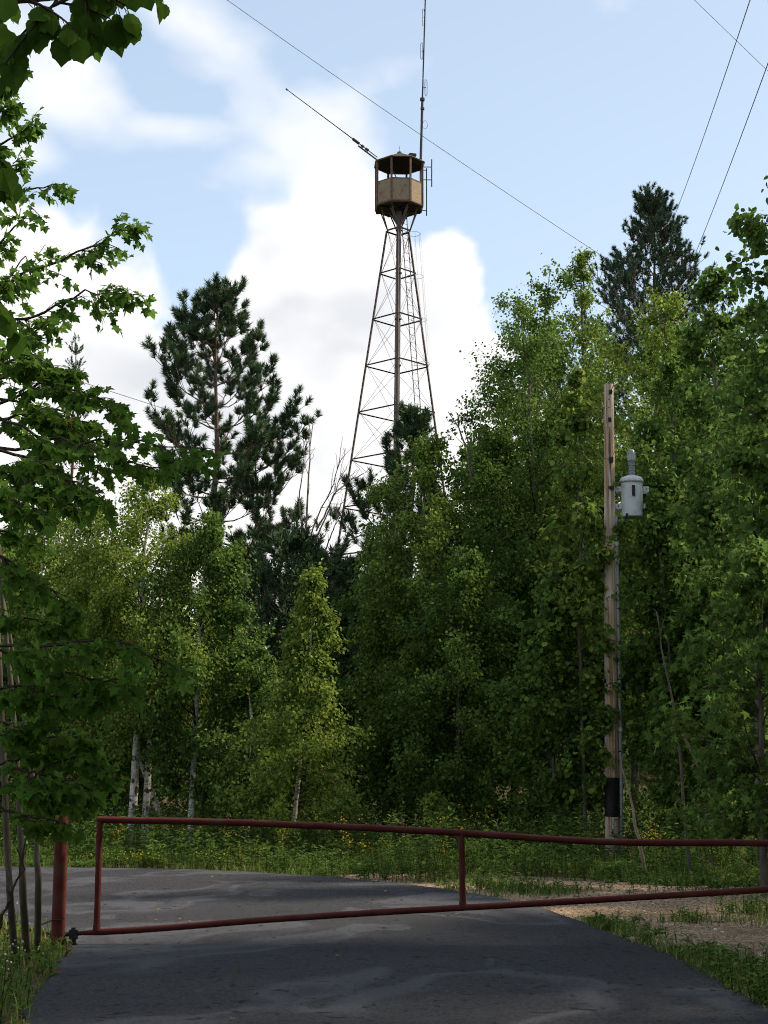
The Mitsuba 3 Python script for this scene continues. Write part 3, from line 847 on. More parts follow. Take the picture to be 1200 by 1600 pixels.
part(trans, 'terminal_strip', box((.055, .05, .20), (TC[0] + .0, TC[1] - .22, (ztop_ + zbot) / 2 + .14)), 'black_iron')
zb = ztop_ + .10
prof = []
for i in range(7):
    prof += [(.058, i * .05), (.074, i * .05 + .012), (.058, i * .05 + .03)]
prof += [(.05, .36), (.082, .365), (.086, .50), (.07, .56), (.03, .60), (.0, .605)]
part(trans, 'bushing', lathe([p for p in prof if p[1] <= .365], (TC[0] + .005, TC[1] - .03, zb - .05)), 'porcelain', smooth=30)
part(trans, 'bushing_shell', lathe([(.078, 0), (.080, .13)], (TC[0] + .005, TC[1] - .03, zb + .30)), 'galvanised', smooth=40)
part(trans, 'bushing_cap', lathe([(.081, 0), (.077, .03), (.06, .07), (.03, .095), (0, .10)], (TC[0] + .005, TC[1] - .03, zb + .432)), 'porcelain', smooth=50)
part(trans, 'lead_wire', tubes(np.array([(TC[0] - .13, TC[1] - .19, zbot + .05), (TC[0] - .18, TC[1] - .2, zbot - .14), (cp[0][0] + .03, cp[0][1], cp[0][2] - .05), tuple(cp[0])]), np.full(4, .022), 6), 'black_wrap')

# ------------------------------------------------------------------ gate
GY_ = on_ground(90, 1481)[1]
gp0, gp1 = on_ground(90, 1481), at(97, 1268, GY_)
gpost = thing('gate_post', 'stout dark red steel gate post beside the sapling stems', 'post')
part(gpost, 'tube', tubes(np.array([gp0 - [0, 0, .2], gp0, gp1]), [.064, .064, .062], 24, True), 'red_paint', smooth=45)
part(gpost, 'cap', tubes(np.array([gp1, gp1 + [0, 0, .012], gp1 + [0, 0, .03]]), [.067, .067, .04], 24, True), 'red_paint', smooth=40)
hp = at(116, 1460, GY_)
part(gpost, 'hinge', join([bar(at(98, 1460, GY_), at(127, 1458, GY_), .022, 8), box((.075, .06, .085), at(115, 1460, GY_)), bar(at(115, 1449, GY_), at(115, 1477, GY_), .022, 8), bar(at(115, 1474, GY_), at(115, 1480, GY_), .034, 8)]), 'black_iron')
part(gpost, 'wire_wrap', tubes(np.array([at(x_, y_, GY_ - d_) for x_, y_, d_ in ((62, 1446, .03), (74, 1441, .06), (84, 1437, .078), (94, 1437, .08), (101, 1434, .05))]), np.full(5, .006), 5), 'black_iron')
gate = thing('road_gate', 'dull red tubular steel swing gate across the asphalt drive', 'gate')


def rail(ptsx, r, n=44):
    k = np.array(ptsx, float)
    xs = np.linspace(k[0, 0], k[-1, 0], n)
    ys = np.interp(xs, k[:, 0], k[:, 1])
    ker = np.hanning(7) / np.hanning(7).sum()
    ys2 = np.convolve(np.pad(ys, 3, mode='reflect', reflect_type='odd'), ker, 'valid')
    return np.array([at(a, b, GY_) for a, b in zip(xs, ys2)]), r


p, r = rail([(153, 1281), (330, 1284), (520, 1291), (700, 1300), (800, 1307), (900, 1314), (1000, 1317), (1200, 1317), (1500, 1330), (1640, 1336)], .032)
part(gate, 'top_rail', tubes(p, np.full(len(p), r), 16, True), 'red_paint', smooth=45)
p, r = rail([(124, 1458), (150, 1457), (250, 1451), (400, 1438), (600, 1425), (800, 1414), (1000, 1402), (1200, 1390), (1500, 1366), (1640, 1345)], .030)
rr_ = np.full(len(p), r)
rr_[0] = .018
part(gate, 'bottom_rail', tubes(p, rr_, 16, True), 'red_paint', smooth=45)


def upright(a, b, flare=1.25):
    P = np.array([at(a[0], a[1], GY_) + (at(b[0], b[1], GY_) - at(a[0], a[1], GY_)) * t for t in (0, .8, .93, 1)])
    return tubes(P, [.030, .029, .032, .031 * flare], 16, True)


part(gate, 'upright', upright((156, 1281), (151, 1454)), 'red_paint', smooth=45)
part(gate, 'upright', upright((721, 1302), (723, 1416)), 'red_paint', smooth=45)
rest = thing('latch_post', 'red steel latch post of the gate beyond the picture edge', 'post')
lp0 = np.array([at(1650, 1340, GY_)[0], GY_ + .1, 0])
part(rest, 'tube', tubes(np.array([lp0 - [0, 0, .2], lp0 + [0, 0, 1.15]]), [.064, .064], 16, True), 'red_paint', smooth=45)

# ------------------------------------------------------------------ trees: table of the stand
YG1, YG2 = (.140, .220, .044), (.215, .285, .056)      # yellow greens of birch and aspen
MG1, MG2 = (.078, .152, .038), (.128, .202, .046)     # middle greens
RED = (.20, .045, .018)


def zof(py, Y):
    return at(600, py, Y)[2]


def tree_px(name, label, px, Y, top_px, top_py, R, low_py, **kw):
    x = gx(px, Y)
    h = zof(top_py, Y)
    lean = (at(top_px, top_py, Y)[0] - x, 0)
    return deciduous(name, label, x, Y, h, R, max(zof(low_py, Y), .2) / h, lean=lean, **kw)


B = dict(size=.078, template=LEAF_BIRCH)
# left birches
tree_px('birch_tree', 'paper birch with two white trunks showing behind the gate', 205, 33.5, 232, 735, 1.81, 1180, leaves=29899, ca=YG1, cb=YG2, seed=1, r0=.095, stems=[(.25, .1, 6.5, .5)], limbs=54, bark='birch_bark', **B)
tree_px('birch_tree', 'birch with a slim trunk leaning left between two upright white trunks', 270, 34.5, 130, 790, 1.65, 1150, leaves=25299, ca=YG1, cb=YG2, seed=2, r0=.06, limbs=48, sweep=-.3, bark='birch_bark', **B)
tree_px('birch_tree', 'birch with a single white trunk left of the little birch', 296, 33, 325, 800, 1.38, 1240, leaves=25299, ca=MG1, cb=MG2, seed=3, r0=.075, limbs=54, bark='birch_bark', **B)
tree_px('birch_tree', 'pale green birch partly hidden by the maple sprays', 60, 36, 85, 770, 1.76, 1200, leaves=23000, ca=MG1, cb=YG2, seed=4, r0=.07, limbs=46, bark='birch_bark', **B)
tree_px('birch_tree', 'leafy birch at the picture edge behind the maple saplings', -60, 35, -40, 850, 1.87, 1270, leaves=17250, ca=MG1, cb=MG2, seed=5, r0=.07, limbs=44, bark='birch_bark', **B)
tree_px('birch_tree', 'narrow pointed little birch standing forward by the goldenrod', 455, 30.5, 495, 890, 1.4, 1290, leaves=18000, ca=MG2, cb=YG2, seed=6, r0=.045, profile=cone, limbs=78, twigs=7, rise=(.15, .6), bark='birch_bark', **B)
tree_px('birch_tree', 'low bushy birch between the white trunk and the little birch', 385, 32.5, 402, 1005, 1.10, 1270, leaves=16099, ca=MG1, cb=MG2, seed=7, r0=.04, limbs=44, bark='birch_bark', **B)
tree_px('birch_tree', 'short dark birch filling in behind the leaning trunk', 180, 36.5, 190, 960, 1.65, 1250, leaves=18400, ca=MG1, cb=MG2, seed=8, r0=.05, limbs=40, bark='birch_bark', **B)
# right birches and aspens
tree_px('birch_tree', 'tall birch whose ragged crown leans left against the cloud', 850, 37, 800, 470, 2.13, 1100, leaves=31200, ca=MG1, cb=YG1, seed=11, r0=.10, limbs=60, rise=(.6, 1.4), **B)
tree_px('birch_tree', 'tall birch with the highest thin top left of the white pine', 905, 38, 915, 388, 1.74, 1150, leaves=31200, ca=MG1, cb=YG2, seed=12, r0=.10, limbs=64, profile=lambda u: ovoid(u) * (1 - .55 * u ** 3), rise=(.7, 1.5), **B)
tree_px('birch_tree', 'birch with a bright yellow green top below the white pine', 990, 36, 985, 455, 1.90, 1150, leaves=31200, ca=YG1, cb=YG2, seed=13, r0=.09, limbs=60, **B)
tree_px('birch_tree', 'birch with ragged sprays hanging over the dead branches', 800, 39, 845, 425, 1.90, 1150, leaves=26400, ca=MG1, cb=MG2, seed=14, r0=.09, limbs=56, **B)
tree_px('birch_tree', 'bright leafy birch in front of the pine below the tower', 665, 36, 668, 680, 1.74, 1230, leaves=31200, ca=MG1, cb=YG2, seed=15, r0=.08, limbs=56, **B)
tree_px('birch_tree', 'dark broad birch left of the utility pole', 765, 36.5, 775, 665, 1.96, 1260, leaves=33600, ca=MG1, cb=MG2, seed=16, r0=.09, limbs=60, **B)
tree_px('birch_tree', 'small birch with pale leaves low beside the tower pine', 610, 37.5, 600, 815, 1.18, 1230, leaves=15600, ca=MG1, cb=YG1, seed=17, r0=.05, limbs=44, **B)
tree_px('birch_tree', 'bushy dark birch with its foot in the shade of the woods edge', 715, 34, 710, 860, 1.68, 1280, leaves=26400, ca=MG1, cb=MG2, seed=18, r0=.06, limbs=54, **B)
# second row, deeper in the stand
D = dict(size=.12, template=LEAF_BIRCH, ca=MG1, cb=MG2, r0=.09, limbs=52, twigs=7, leaves=14000)
for (px, Y, tx, ty, R_, low, sd, lab) in (
        (30, 42, 40, 830, 2.1, 1180, 201, 'dim birch in the second row behind the pale green birch'), (150, 41, 165, 850, 2.0, 1200, 202, 'dim birch in the second row behind the two white trunks'),
        (345, 40, 345, 930, 1.7, 1220, 203, 'dim birch in the second row behind the low bushy birch'), (720, 42, 730, 700, 2.1, 1200, 204, 'dim birch in the second row right of the tower pine'),
        (830, 43, 840, 520, 2.2, 1150, 205, 'dim birch in the second row below the ragged leaning crown'), (930, 43, 935, 500, 2.2, 1150, 206, 'dim birch in the second row behind the top of the utility pole'),
        (1030, 42, 1040, 500, 2.2, 1150, 207, 'dim birch in the second row in front of the white pine'), (1130, 40, 1135, 500, 2.2, 1150, 208, 'dim birch in the second row right of the white pine'),
        (1230, 36, 1235, 430, 2.0, 1150, 209, 'dim birch in the second row at the right edge')):
    tree_px('birch_tree', lab, px, Y, tx, ty, R_, low, seed=sd, **D)
A = dict(size=.10, template=LEAF_ROUND)
tree_px('aspen_tree', 'slender aspen sapling with round bright leaves against the utility pole', 915, 30.3, 905, 565, .80, 1250, leaves=6000, ca=MG1, cb=YG2, seed=21, r0=.035, profile=column, limbs=56, twigs=6, rise=(.4, 1.1), odd=RED, odd_share=.004, **A)
tree_px('aspen_tree', 'low spreading aspen left of the utility pole foot', 868, 30.9, 858, 900, 1.15, 1290, leaves=9450, ca=MG1, cb=MG2, seed=22, r0=.035, limbs=46, twigs=7, **A)
tree_px('aspen_tree', 'aspen with dense middle green crown behind the transformer', 1040, 33, 1050, 560, 1.7, 1200, leaves=18900, ca=MG1, cb=MG2, seed=23, r0=.09, limbs=56, **A)
tree_px('aspen_tree', 'aspen with yellowish leaves just right of the transformer', 1050, 30.0, 1030, 775, .80, 1200, leaves=8775, ca=MG1, cb=YG1, seed=24, r0=.04, limbs=46, **A)
tree_px('aspen_tree', 'tall aspen at the right picture edge reaching above the pine', 1240, 23, 1225, 170, 1.05, 1000, leaves=10125, ca=MG1, cb=MG2, seed=25, r0=.09, limbs=56, profile=column, parts=120, **A)
tree_px('aspen_tree', 'dense aspen right of the white pine with a rounded top', 1140, 31, 1120, 425, 1.35, 1150, leaves=16200, ca=MG1, cb=MG2, seed=26, r0=.09, limbs=56, **A)
M = dict(size=.105, template=LEAF_MAPLE_SMALL)
tree_px('maple_tree', 'dark maple with broad leaves high at the right edge', 1190, 26, 1150, 480, 1.25, 1000, leaves=7020, ca=MG1, cb=MG2, seed=31, r0=.08, limbs=48, parts=150, **M)
tree_px('maple_tree', 'maple with layered sprays low at the right edge', 1190, 21.5, 1185, 850, 1.2, 1300, leaves=4860, ca=MG1, cb=MG2, seed=32, r0=.05, limbs=44, twigs=7, parts=300, **M)
tree_px('maple_tree', 'bushy maple between the leaning dead stem and the utility pole', 1100, 29.0, 1110, 900, 1.05, 1310, leaves=7020, ca=MG1, cb=MG2, seed=33, r0=.045, limbs=48, twigs=7, parts=200, **M)
tree_px('maple_tree', 'maple with dense dark leaves behind the grey leaning sapling', 1120, 30.5, 1110, 760, 1.6, 1300, leaves=12150, ca=MG1, cb=MG2, seed=34, r0=.06, limbs=52, **M)
tree_px('maple_tree', 'small maple seedling with pale leaves under the right trees', 1115, 24.5, 1100, 1235, .55, 1300, leaves=420, ca=MG1, cb=MG2, seed=35, r0=.012, limbs=14, twigs=5, **M)
tree_px('maple_tree', 'little yellow green maple shoot lit at the dark woods edge', 680, 30.5, 682, 1240, .42, 1300, leaves=420, ca=YG1, cb=YG2, seed=36, r0=.012, limbs=14, twigs=5, size=.085, template=LEAF_MAPLE_SMALL)

# pines
x = gx(322, 45)
pine('red_pine', 'big red pine with rounded needle clumps standing left of the tower', x, 45, zof(468, 45), 2.5, .42, 51, whorls=15, per=5, clumps=24, ncount=110, nwid=.022, nlen=.20, shoot=.20, rise=(.0, .75), curl=.3, lean=(0.1, 0), gaps=.05,
     profile=lambda u: np.clip(1.15 * (1 - u) ** .55, .12, 1) * np.clip(.72 + .8 * u, 0, 1))
x = gx(385, 46.5)
pine('red_pine', 'thin crooked red pine right of the big red pine', x, 46.5, zof(700, 46.5), 1.85, .30, 52, whorls=11, per=4, clumps=17, ncount=90, nwid=.024, nlen=.20, shoot=.22, r0=.11, gaps=.15, lean=(.15, 0), bias=(.55, .1),
     profile=lambda u: np.clip(1.0 * (1 - u) ** .4, .2, 1))
pine('red_pine', 'pine with lifted limbs partly hiding the tower legs', gx(640, 42), 42, zof(658, 42), 1.9, .18, 53, whorls=14, per=5, clumps=18, ncount=100, nwid=.024, nlen=.19, shoot=.26, r0=.12, lean=(.1, 0), rise=(.15, 1.0), bias=(.25, 3.1))
pine('red_pine', 'dark pine behind the little birch', gx(450, 41), 41, zof(860, 41), 2.1, .12, 54, whorls=12, per=6, clumps=12, ncount=60, nwid=.042, nlen=.20, shoot=.40, r0=.12)
pine('red_pine', 'dark low pine in the gap left of the tower pine', gx(545, 43), 43, zof(905, 43), 1.5, .5, 55, whorls=7, per=5, clumps=12, ncount=60, nwid=.042, nlen=.20, shoot=.40, r0=.10)
pine('red_pine', 'dark pine filling the shade below the tower pine', gx(605, 40), 40, zof(880, 40), 1.5, .10, 56, whorls=12, per=6, clumps=12, ncount=60, nwid=.042, nlen=.20, shoot=.40, r0=.11)
pine('red_pine', 'dark pine with rounded clumps right of the dead tree base', gx(500, 46), 46, zof(890, 46), 1.7, .46, 57, whorls=8, per=6, clumps=12, ncount=60, nwid=.042, nlen=.20, shoot=.40, r0=.11)
pine('white_pine', 'white pine with upswept limbs rising over the right trees', gx(1046, 48), 48, zof(314, 48), 3.5, .55, 58, whorls=17, per=6, clumps=34, shoot=.22, nlen=.13, nwid=.022, ncount=75, r0=.17, rise=(.2, .75), curl=.25,
     ca=(.034, .070, .040), cb=(.085, .140, .075), profile=lambda u: np.clip(1.05 * (1 - u), .03, 1))
pine('spruce_tree', 'small spruce tip showing above the maple leaves', gx(95, 52), 52, zof(537, 52), 1.3, .35, 59, whorls=18, per=6, clumps=7, shoot=.24, nlen=.08, nwid=.022, ncount=45, r0=.12, rise=(-.1, .6), curl=.2,
     profile=lambda u: np.clip(1.0 - u, .04, 1))
pine('spruce_tree', 'dark spruce behind the pale green birch', gx(10, 50), 50, zof(760, 50), 1.8, .12, 60, whorls=16, per=6, clumps=9, shoot=.28, nlen=.10, nwid=.03, ncount=45, r0=.12, rise=(-.2, .5), curl=.2, profile=lambda u: np.clip(1.0 - u, .04, 1))


# dead trees
def dead(name, label, base, strands, bsdf='dead_wood', r=.05, seed=0, twigs=4, cat='dead tree'):
    rng = np.random.default_rng(seed)
    k = thing(name, label, cat)
    for j, (pts, Y) in enumerate(strands):
        P = np.array([at(a, b, Y) for a, b in pts])
        s = np.linspace(0, 1, len(P))
        q = np.linspace(0, 1, 16)
        C = np.stack([np.interp(q, s, P[:, c]) for c in range(3)], 1)
        C[1:-1] += rng.normal(0, .010, (14, 3))
        rj = r * (1 if j == 0 else .5)
        out = [tubes(C, rj * (1 - .8 * q), 7, True)]
        for t in range(twigs):
            i = rng.integers(5, 15)
            d = unit(unit(C[min(i + 1, 15)] - C[i]) + rng.normal(0, .5, 3) + [0, 0, .3])
            e = C[i] + d * rng.uniform(.2, .7)
            out.append(tubes(np.array([C[i], (C[i] + e) / 2 + rng.normal(0, .04, 3), e]), [.010, .007, .004], 4))
        part(k, 'stem' if j == 0 else 'branch', join(out), bsdf, smooth=40)
    return k


dead('dead_tree', 'bare grey dead tree with forked tips left of the tower legs', None,
     [([(468, 1300), (470, 1000), (474, 860), (480, 790), (484, 720), (489, 662)], 41), ([(474, 870), (494, 810), (520, 760), (530, 720), (535, 682)], 41), ([(474, 850), (468, 780), (474, 720), (480, 680)], 41),
      ([(494, 830), (520, 775), (545, 752), (566, 740)], 41), ([(500, 880), (520, 830), (533, 790)], 41), ([(490, 850), (512, 800), (524, 770), (540, 700)], 41), ([(505, 870), (550, 842), (580, 830)], 41)], r=.05, seed=3, twigs=9)
dead('dead_tree', 'thin bare dead branches poking up beside the leaning birch crown', None,
     [([(745, 1250), (742, 900), (738, 760), (730, 700), (716, 668), (700, 643)], 38.5), ([(738, 740), (732, 690), (724, 668)], 38.5), ([(740, 760), (737, 700), (735, 655)], 38.5)], r=.05, seed=4, twigs=2)
dead('dead_sapling', 'pale dead stem leaning left against the utility pole foot', None, [([(1009, 1366), (996, 1300), (984, 1240), (970, 1190)], 25.2)], 'pale_dead_wood', .035, 5, 1, 'dead sapling')
dead('dead_sapling', 'bare grey pole leaning down to the right under the maples', None, [([(1068, 1148), (1085, 1185), (1105, 1225), (1135, 1290), (1160, 1350)], 24.9)], 'dead_wood', .026, 6, 2, 'dead sapling')
dead('dead_sapling', 'tall thin grey sapling stem rising to the right of the pole', None, [([(1078, 1366), (1071, 1280), (1062, 1180), (1050, 1090), (1034, 1010), (1028, 960)], 24.8)], 'grey_bark', .032, 7, 2, 'sapling')
dead('dead_sapling', 'dark bare stick leaning across the maple sapling stems', None, [([(-14, 1478), (10, 1420), (28, 1372), (40, 1330)], 13.2)], 'dark_twig', .018, 9, 2, 'stick')
dead('fallen_pole', 'thin pale dead stick slanting among the weeds right of the pole', None, [([(1082, 1328), (1100, 1345), (1115, 1362)], 25.0)], 'dead_wood', .014, 8, 0, 'stick')

# ------------------------------------------------------------------ foreground maples and aspen on the left


def spray_tree(name, label, stem, sprays, size, template, ca, cb, seed, parts, r0=.03, odd=None, odd_share=0.0, spread=.24, face=.5, hang=.45, bark='grey_bark'):
    """A tree drawn by its branches: stem and sprays are lists of points; twigs and leaves grow along each spray."""
    rng = np.random.default_rng(seed)
    key = thing(name, label, 'tree')
    st = np.array(stem)
    q = np.linspace(0, 1, 20)
    sp = np.linspace(0, 1, len(st))
    axis = np.stack([np.interp(q, sp, st[:, c]) for c in range(3)], 1)
    axis[1:-1] += rng.normal(0, .0025, (18, 3))
    part(key, 'trunk', tubes(axis, r0 * (1 - .75 * q), 10, True), bark, smooth=45)
    Ps, Ts, Ns, wood = [], [], [], []
    for pts, n in sprays:
        pts = np.array(pts)
        u = np.linspace(0, 1, len(pts))
        q = np.linspace(0, 1, 12)
        C = np.stack([np.interp(q, u, pts[:, c]) for c in range(3)], 1)
        ln = np.linalg.norm(C[-1] - C[0])
        C[1:-1] += rng.normal(0, .012 * ln, (10, 3))
        wood.append(tubes(C, r0 * .35 * (1 - .8 * q) + .002, 6))
        nt = max(4, int(n / 7))
        for j in range(nt):
            s = 1.0 if j == 0 else rng.uniform(.12, 1)
            i = min(int(s * 11), 10)
            o = C[i] + (C[i + 1] - C[i]) * (s * 11 - i)
            tn = unit(C[i + 1] - C[i])
            sd = unit(np.cross(tn, [0, 0, 1.0]) + 1e-6) * (1 if j % 2 else -1)
            d = unit(tn * rng.uniform(.3, .9) + sd * rng.uniform(.3, 1) + rng.normal(0, .3, 3) + [0, 0, -.1])
            l2 = spread * ln ** .5 * rng.uniform(.35, 1.1) * (1.1 - .5 * s)
            qq = np.linspace(0, 1, 5)
            W = o + d * (l2 * qq)[:, None] + np.outer(qq ** 2, [0, 0, -.18 * l2])
            wood.append(tubes(W, .0035 * (1 - .5 * qq) + .001, 4))
            m = max(3, int(round(n / nt * rng.uniform(.7, 1.3))))
            for t in np.linspace(.15, 1.0, m):
                p = o + d * l2 * t + np.array([0, 0, -.18 * l2 * t * t])
                a = sd * rng.choice([-1, 1]) * (t < .99)
                dirn = unit(d * .55 + a * .6 + rng.normal(0, .35, 3) + [0, 0, -hang])
                stalk = size * rng.uniform(.3, .7)
                e = p + dirn * stalk + np.array([0, 0, -.2 * stalk])
                wood.append(tubes(np.stack([p, e]), [.0014, .0012], 3))
                Ps.append(e), Ts.append(unit(dirn + [0, 0, -hang] + rng.normal(0, .25, 3)))
                Ns.append(rng.normal(0, .42, 3) + [0, -face, .62])
    part(key, 'branchwork', join(wood), 'dark_twig', stuff=True)
    n = len(Ps)
    put_leaves(key, rng, np.array(Ps), np.array(Ts), np.array(Ns), size * rng.uniform(.55, 1.2, n), leaf_colors(rng, n, ca, cb, odd, odd_share, .22), template, parts)


def P_(Y, *pp):
    """Points at pixels of the photograph, at distance Y or at a distance of their own."""
    return [at(p[0], p[1], p[2] if len(p) > 2 else Y) for p in pp]


FG1, FG2 = (.070, .160, .028), (.125, .225, .038)
s1 = [on_ground(24, 1505)] + P_(13.4, (16, 1400), (10, 1300), (2, 1100), (-12, 800), (-20, 500), (-30, 300), (-35, 140))
spray_tree('maple_sapling', 'tallest maple sapling at the left edge with sprays against the cloud', s1, [
    (P_(13.2, (-25, 520), (60, 490), (140, 455), (205, 460)), 230), (P_(13.0, (-25, 470), (60, 420), (150, 385), (200, 352)), 210), (P_(12.8, (-30, 330), (30, 300), (92, 288)), 70),
    (P_(13.0, (-30, 250), (10, 220), (50, 195)), 110), (P_(12.8, (-40, 160), (-5, 135), (22, 110)), 110), (P_(12.7, (-40, 210), (-10, 180), (18, 160)), 90), (P_(12.7, (-40, 300), (-5, 270), (40, 250)), 90), (P_(12.6, (-25, 420), (0, 380), (50, 325)), 70), (P_(12.6, (-30, 560), (20, 540), (80, 505)), 130), (P_(12.6, (-30, 480), (0, 450), (40, 400)), 80)],
    .082, LEAF_MAPLE, FG1, FG2, 91, 300, r0=.034, spread=.36)
s2 = [on_ground(44, 1496)] + P_(13.7, (36, 1400), (33, 1300), (20, 1100), (0, 900), (-10, 700), (-20, 560))
spray_tree('maple_sapling', 'maple sapling whose long spray reaches in front of the red pine', s2, [
    (P_(12.0, (-20, 640), (80, 690), (200, 690), (315, 700)), 240), (P_(12.2, (-20, 640), (60, 600), (130, 610), (205, 660)), 230), (P_(12.4, (-15, 600), (40, 570), (110, 580)), 190),
    (P_(11.8, (-20, 700), (60, 720), (110, 750), (150, 770)), 210), (P_(11.6, (-20, 760), (20, 780), (70, 800)), 130), (P_(11.9, (-30, 850), (20, 880), (70, 920)), 90), (P_(12.1, (-20, 590), (20, 560), (60, 560)), 110),
    (P_(12.6, (-20, 660), (40, 650), (100, 650), (150, 700)), 190), (P_(12.4, (0, 700), (100, 700), (170, 720), (240, 730)), 150), (P_(12.8, (-20, 720), (20, 740), (90, 740)), 190), (P_(12.9, (-20, 620), (50, 630), (120, 650), (170, 680)), 190), (P_(12.7, (-20, 790), (30, 760), (80, 770), (120, 790)), 160),
    (P_(13.0, (-20, 830), (20, 830), (60, 850)), 110)],
    .090, LEAF_MAPLE, FG1, FG2, 92, 300, r0=.036, odd=RED, odd_share=.004, spread=.30)
s3 = [on_ground(58, 1487)] + P_(14.0, (60, 1400), (57, 1300), (50, 1200), (30, 1080), (10, 960), (-10, 860))
spray_tree('maple_sapling', 'maple sapling next to the gate post with dark hanging foliage', s3, [
    (P_(12.0, (-20, 1010), (80, 1005), (190, 1005), (280, 1045)), 200), (P_(12.2, (-20, 1010), (60, 1030), (130, 1060), (200, 1060)), 180), (P_(12.6, (20, 1160), (70, 1120), (110, 1090), (160, 1080)), 150),
    (P_(12.8, (40, 1220), (90, 1190), (140, 1180), (172, 1215)), 150), (P_(12.4, (20, 1200), (60, 1210), (100, 1215), (138, 1232)), 170), (P_(12.6, (-10, 1150), (20, 1140), (60, 1130)), 130), (P_(12.4, (-10, 1240), (30, 1220), (90, 1240)), 130),
    (P_(12.2, (-20, 1080), (30, 1070), (90, 1090)), 130), (P_(12.9, (-20, 1120), (60, 1150), (130, 1150)), 160), (P_(13.1, (-20, 1200), (40, 1180), (110, 1150)), 140), (P_(12.7, (-20, 980), (30, 960), (100, 980)), 150), (P_(13.2, (20, 1225), (60, 1240), (90, 1250), (118, 1258)), 110), (P_(13.0, (-10, 1260), (40, 1275), (100, 1285)), 120),
    (P_(12.6, (-20, 900), (30, 890), (80, 920), (110, 950)), 140)],
    .092, LEAF_MAPLE, FG1, FG2, 93, 300, r0=.034, spread=.30)
s4 = [np.array([-2.6, 4.7, -.1]), np.array([-2.55, 4.7, 2.0]), np.array([-2.4, 4.65, 3.6]), np.array([-2.3, 4.6, 5.5])]
spray_tree('aspen_tree', 'close aspen branch hanging big toothed leaves in the upper left corner', s4, [
    ([np.array([-2.4, 4.65, 3.5])] + P_(4.4, (-250, 60), (-60, 25), (60, -5), (110, -4), (165, -8)), 74), ([np.array([-2.4, 4.65, 3.6])] + P_(4.5, (-200, -30), (0, -60), (90, -60), (185, -35)), 60),
    ([np.array([-2.45, 4.65, 3.0])] + P_(4.6, (-250, 250), (-80, 225), (-20, 235)), 34), ([np.array([-2.5, 4.65, 2.6])] + P_(4.7, (-220, 480), (-90, 450), (-25, 440)), 30)],
    .080, LEAF_ASPEN, (.055, .125, .020), (.10, .185, .026), 94, 300, r0=.03, spread=.20, hang=1.0, face=.9)

# ------------------------------------------------------------------ undergrowth, weeds, grass


def leaf_cloud(key, label, cat, blobs, n, size, template, ca, cb, seed):
    """A mass of leaves on short stems filling a row of mounds: (x, y, z, rx, ry, rz)."""
    rng = np.random.default_rng(seed)
    B_ = np.array(blobs)
    vol = B_[:, 3] * B_[:, 5]
    i = rng.choice(len(B_), n, p=vol / vol.sum())
    d = unit(rng.normal(0, 1, (n, 3))) * (rng.random((n, 1)) ** .4)
    P = B_[i, :3] + d * B_[i, 3:] + rng.normal(0, .1, (n, 3))
    P[:, 2] = np.abs(P[:, 2]) + .03
    tip = rng.normal(0, .6, (n, 3)) + [0, -.1, -.4]
    nrm = rng.normal(0, .6, (n, 3)) + [0, -.2, .7]
    mesh, c = leaf_mesh(P, tip, nrm, size * rng.uniform(.6, 1.3, n), leaf_colors(rng, n, ca, cb), template)
    scene[key] = mikit.ply(mesh, 'leaf', color=c)
    labels[key] = {'kind': 'stuff', 'label': label, 'category': cat}


rng = np.random.default_rng(5)
bl = []
for px in np.arange(-350, 1560, 38):
    for row in range(2):
        Y = rng.uniform(36, 39) + row * 3.5 if px < 800 else rng.uniform(31, 35) + row * 4
        hh = rng.uniform(.7, 1.5) * (1 + .5 * row)
        bl.append((gx(px + rng.uniform(-15, 15), Y), Y, hh * .6, rng.uniform(.5, .9), .6, hh * .7))
leaf_cloud('undergrowth', 'dark shrub layer filling the shade between the trunks', 'undergrowth', bl, 52000, .085, LEAF_BIRCH, MG1, MG2, 6)
bl = []
for px in np.arange(-700, 1900, 30):
    for row in range(3):
        Y = 54 + row * 7 + rng.uniform(-2, 2)
        top = (zof(900, Y) if not 470 < px < 600 else zof(1075, Y)) * rng.uniform(.8, 1.1)
        if px > 700:
            top *= 1.5
        bl.append((gx(px, Y), Y, top * .5, rng.uniform(.9, 1.5), 1.0, top * .52))
leaf_cloud('distant_woods', 'dim wood seen in chinks far behind the near trees', 'woods', bl, 60000, .32, LEAF_BIRCH, MG1, MG2, 7)


bl = []
r_ = np.random.default_rng(19)
for i in range(70):
    sd = i % 2
    if sd == 0:
        x_, y_ = -r_.uniform(4.8, 9), r_.uniform(-12, 8)
    else:
        x_, y_ = r_.uniform(-7, 8), -r_.uniform(7, 14)
    bl.append((x_, y_, r_.uniform(1.5, 8.0), r_.uniform(1.0, 1.7), 1.3, r_.uniform(1.2, 2.2)))
for i in range(120):
    y_ = r_.uniform(-6, 17)
    bl.append((r_.uniform(4.2, 9) + max(y_ - 8, 0) * .12, y_, r_.uniform(1.5, 13.5), r_.uniform(1.0, 1.7), 1.3, r_.uniform(1.2, 2.2)))
for i in range(40):
    y_ = r_.uniform(15, 27)
    bl.append((r_.uniform(3.2, 7) + .24 * y_, y_, r_.uniform(1.0, 9.5), r_.uniform(1.0, 1.6), 1.3, r_.uniform(1.2, 2.2)))
leaf_cloud('roadside_woods', 'leafy woods close along both sides of the drive', 'woods', bl, 56000, .32, LEAF_BIRCH, MG1, MG2, 20)


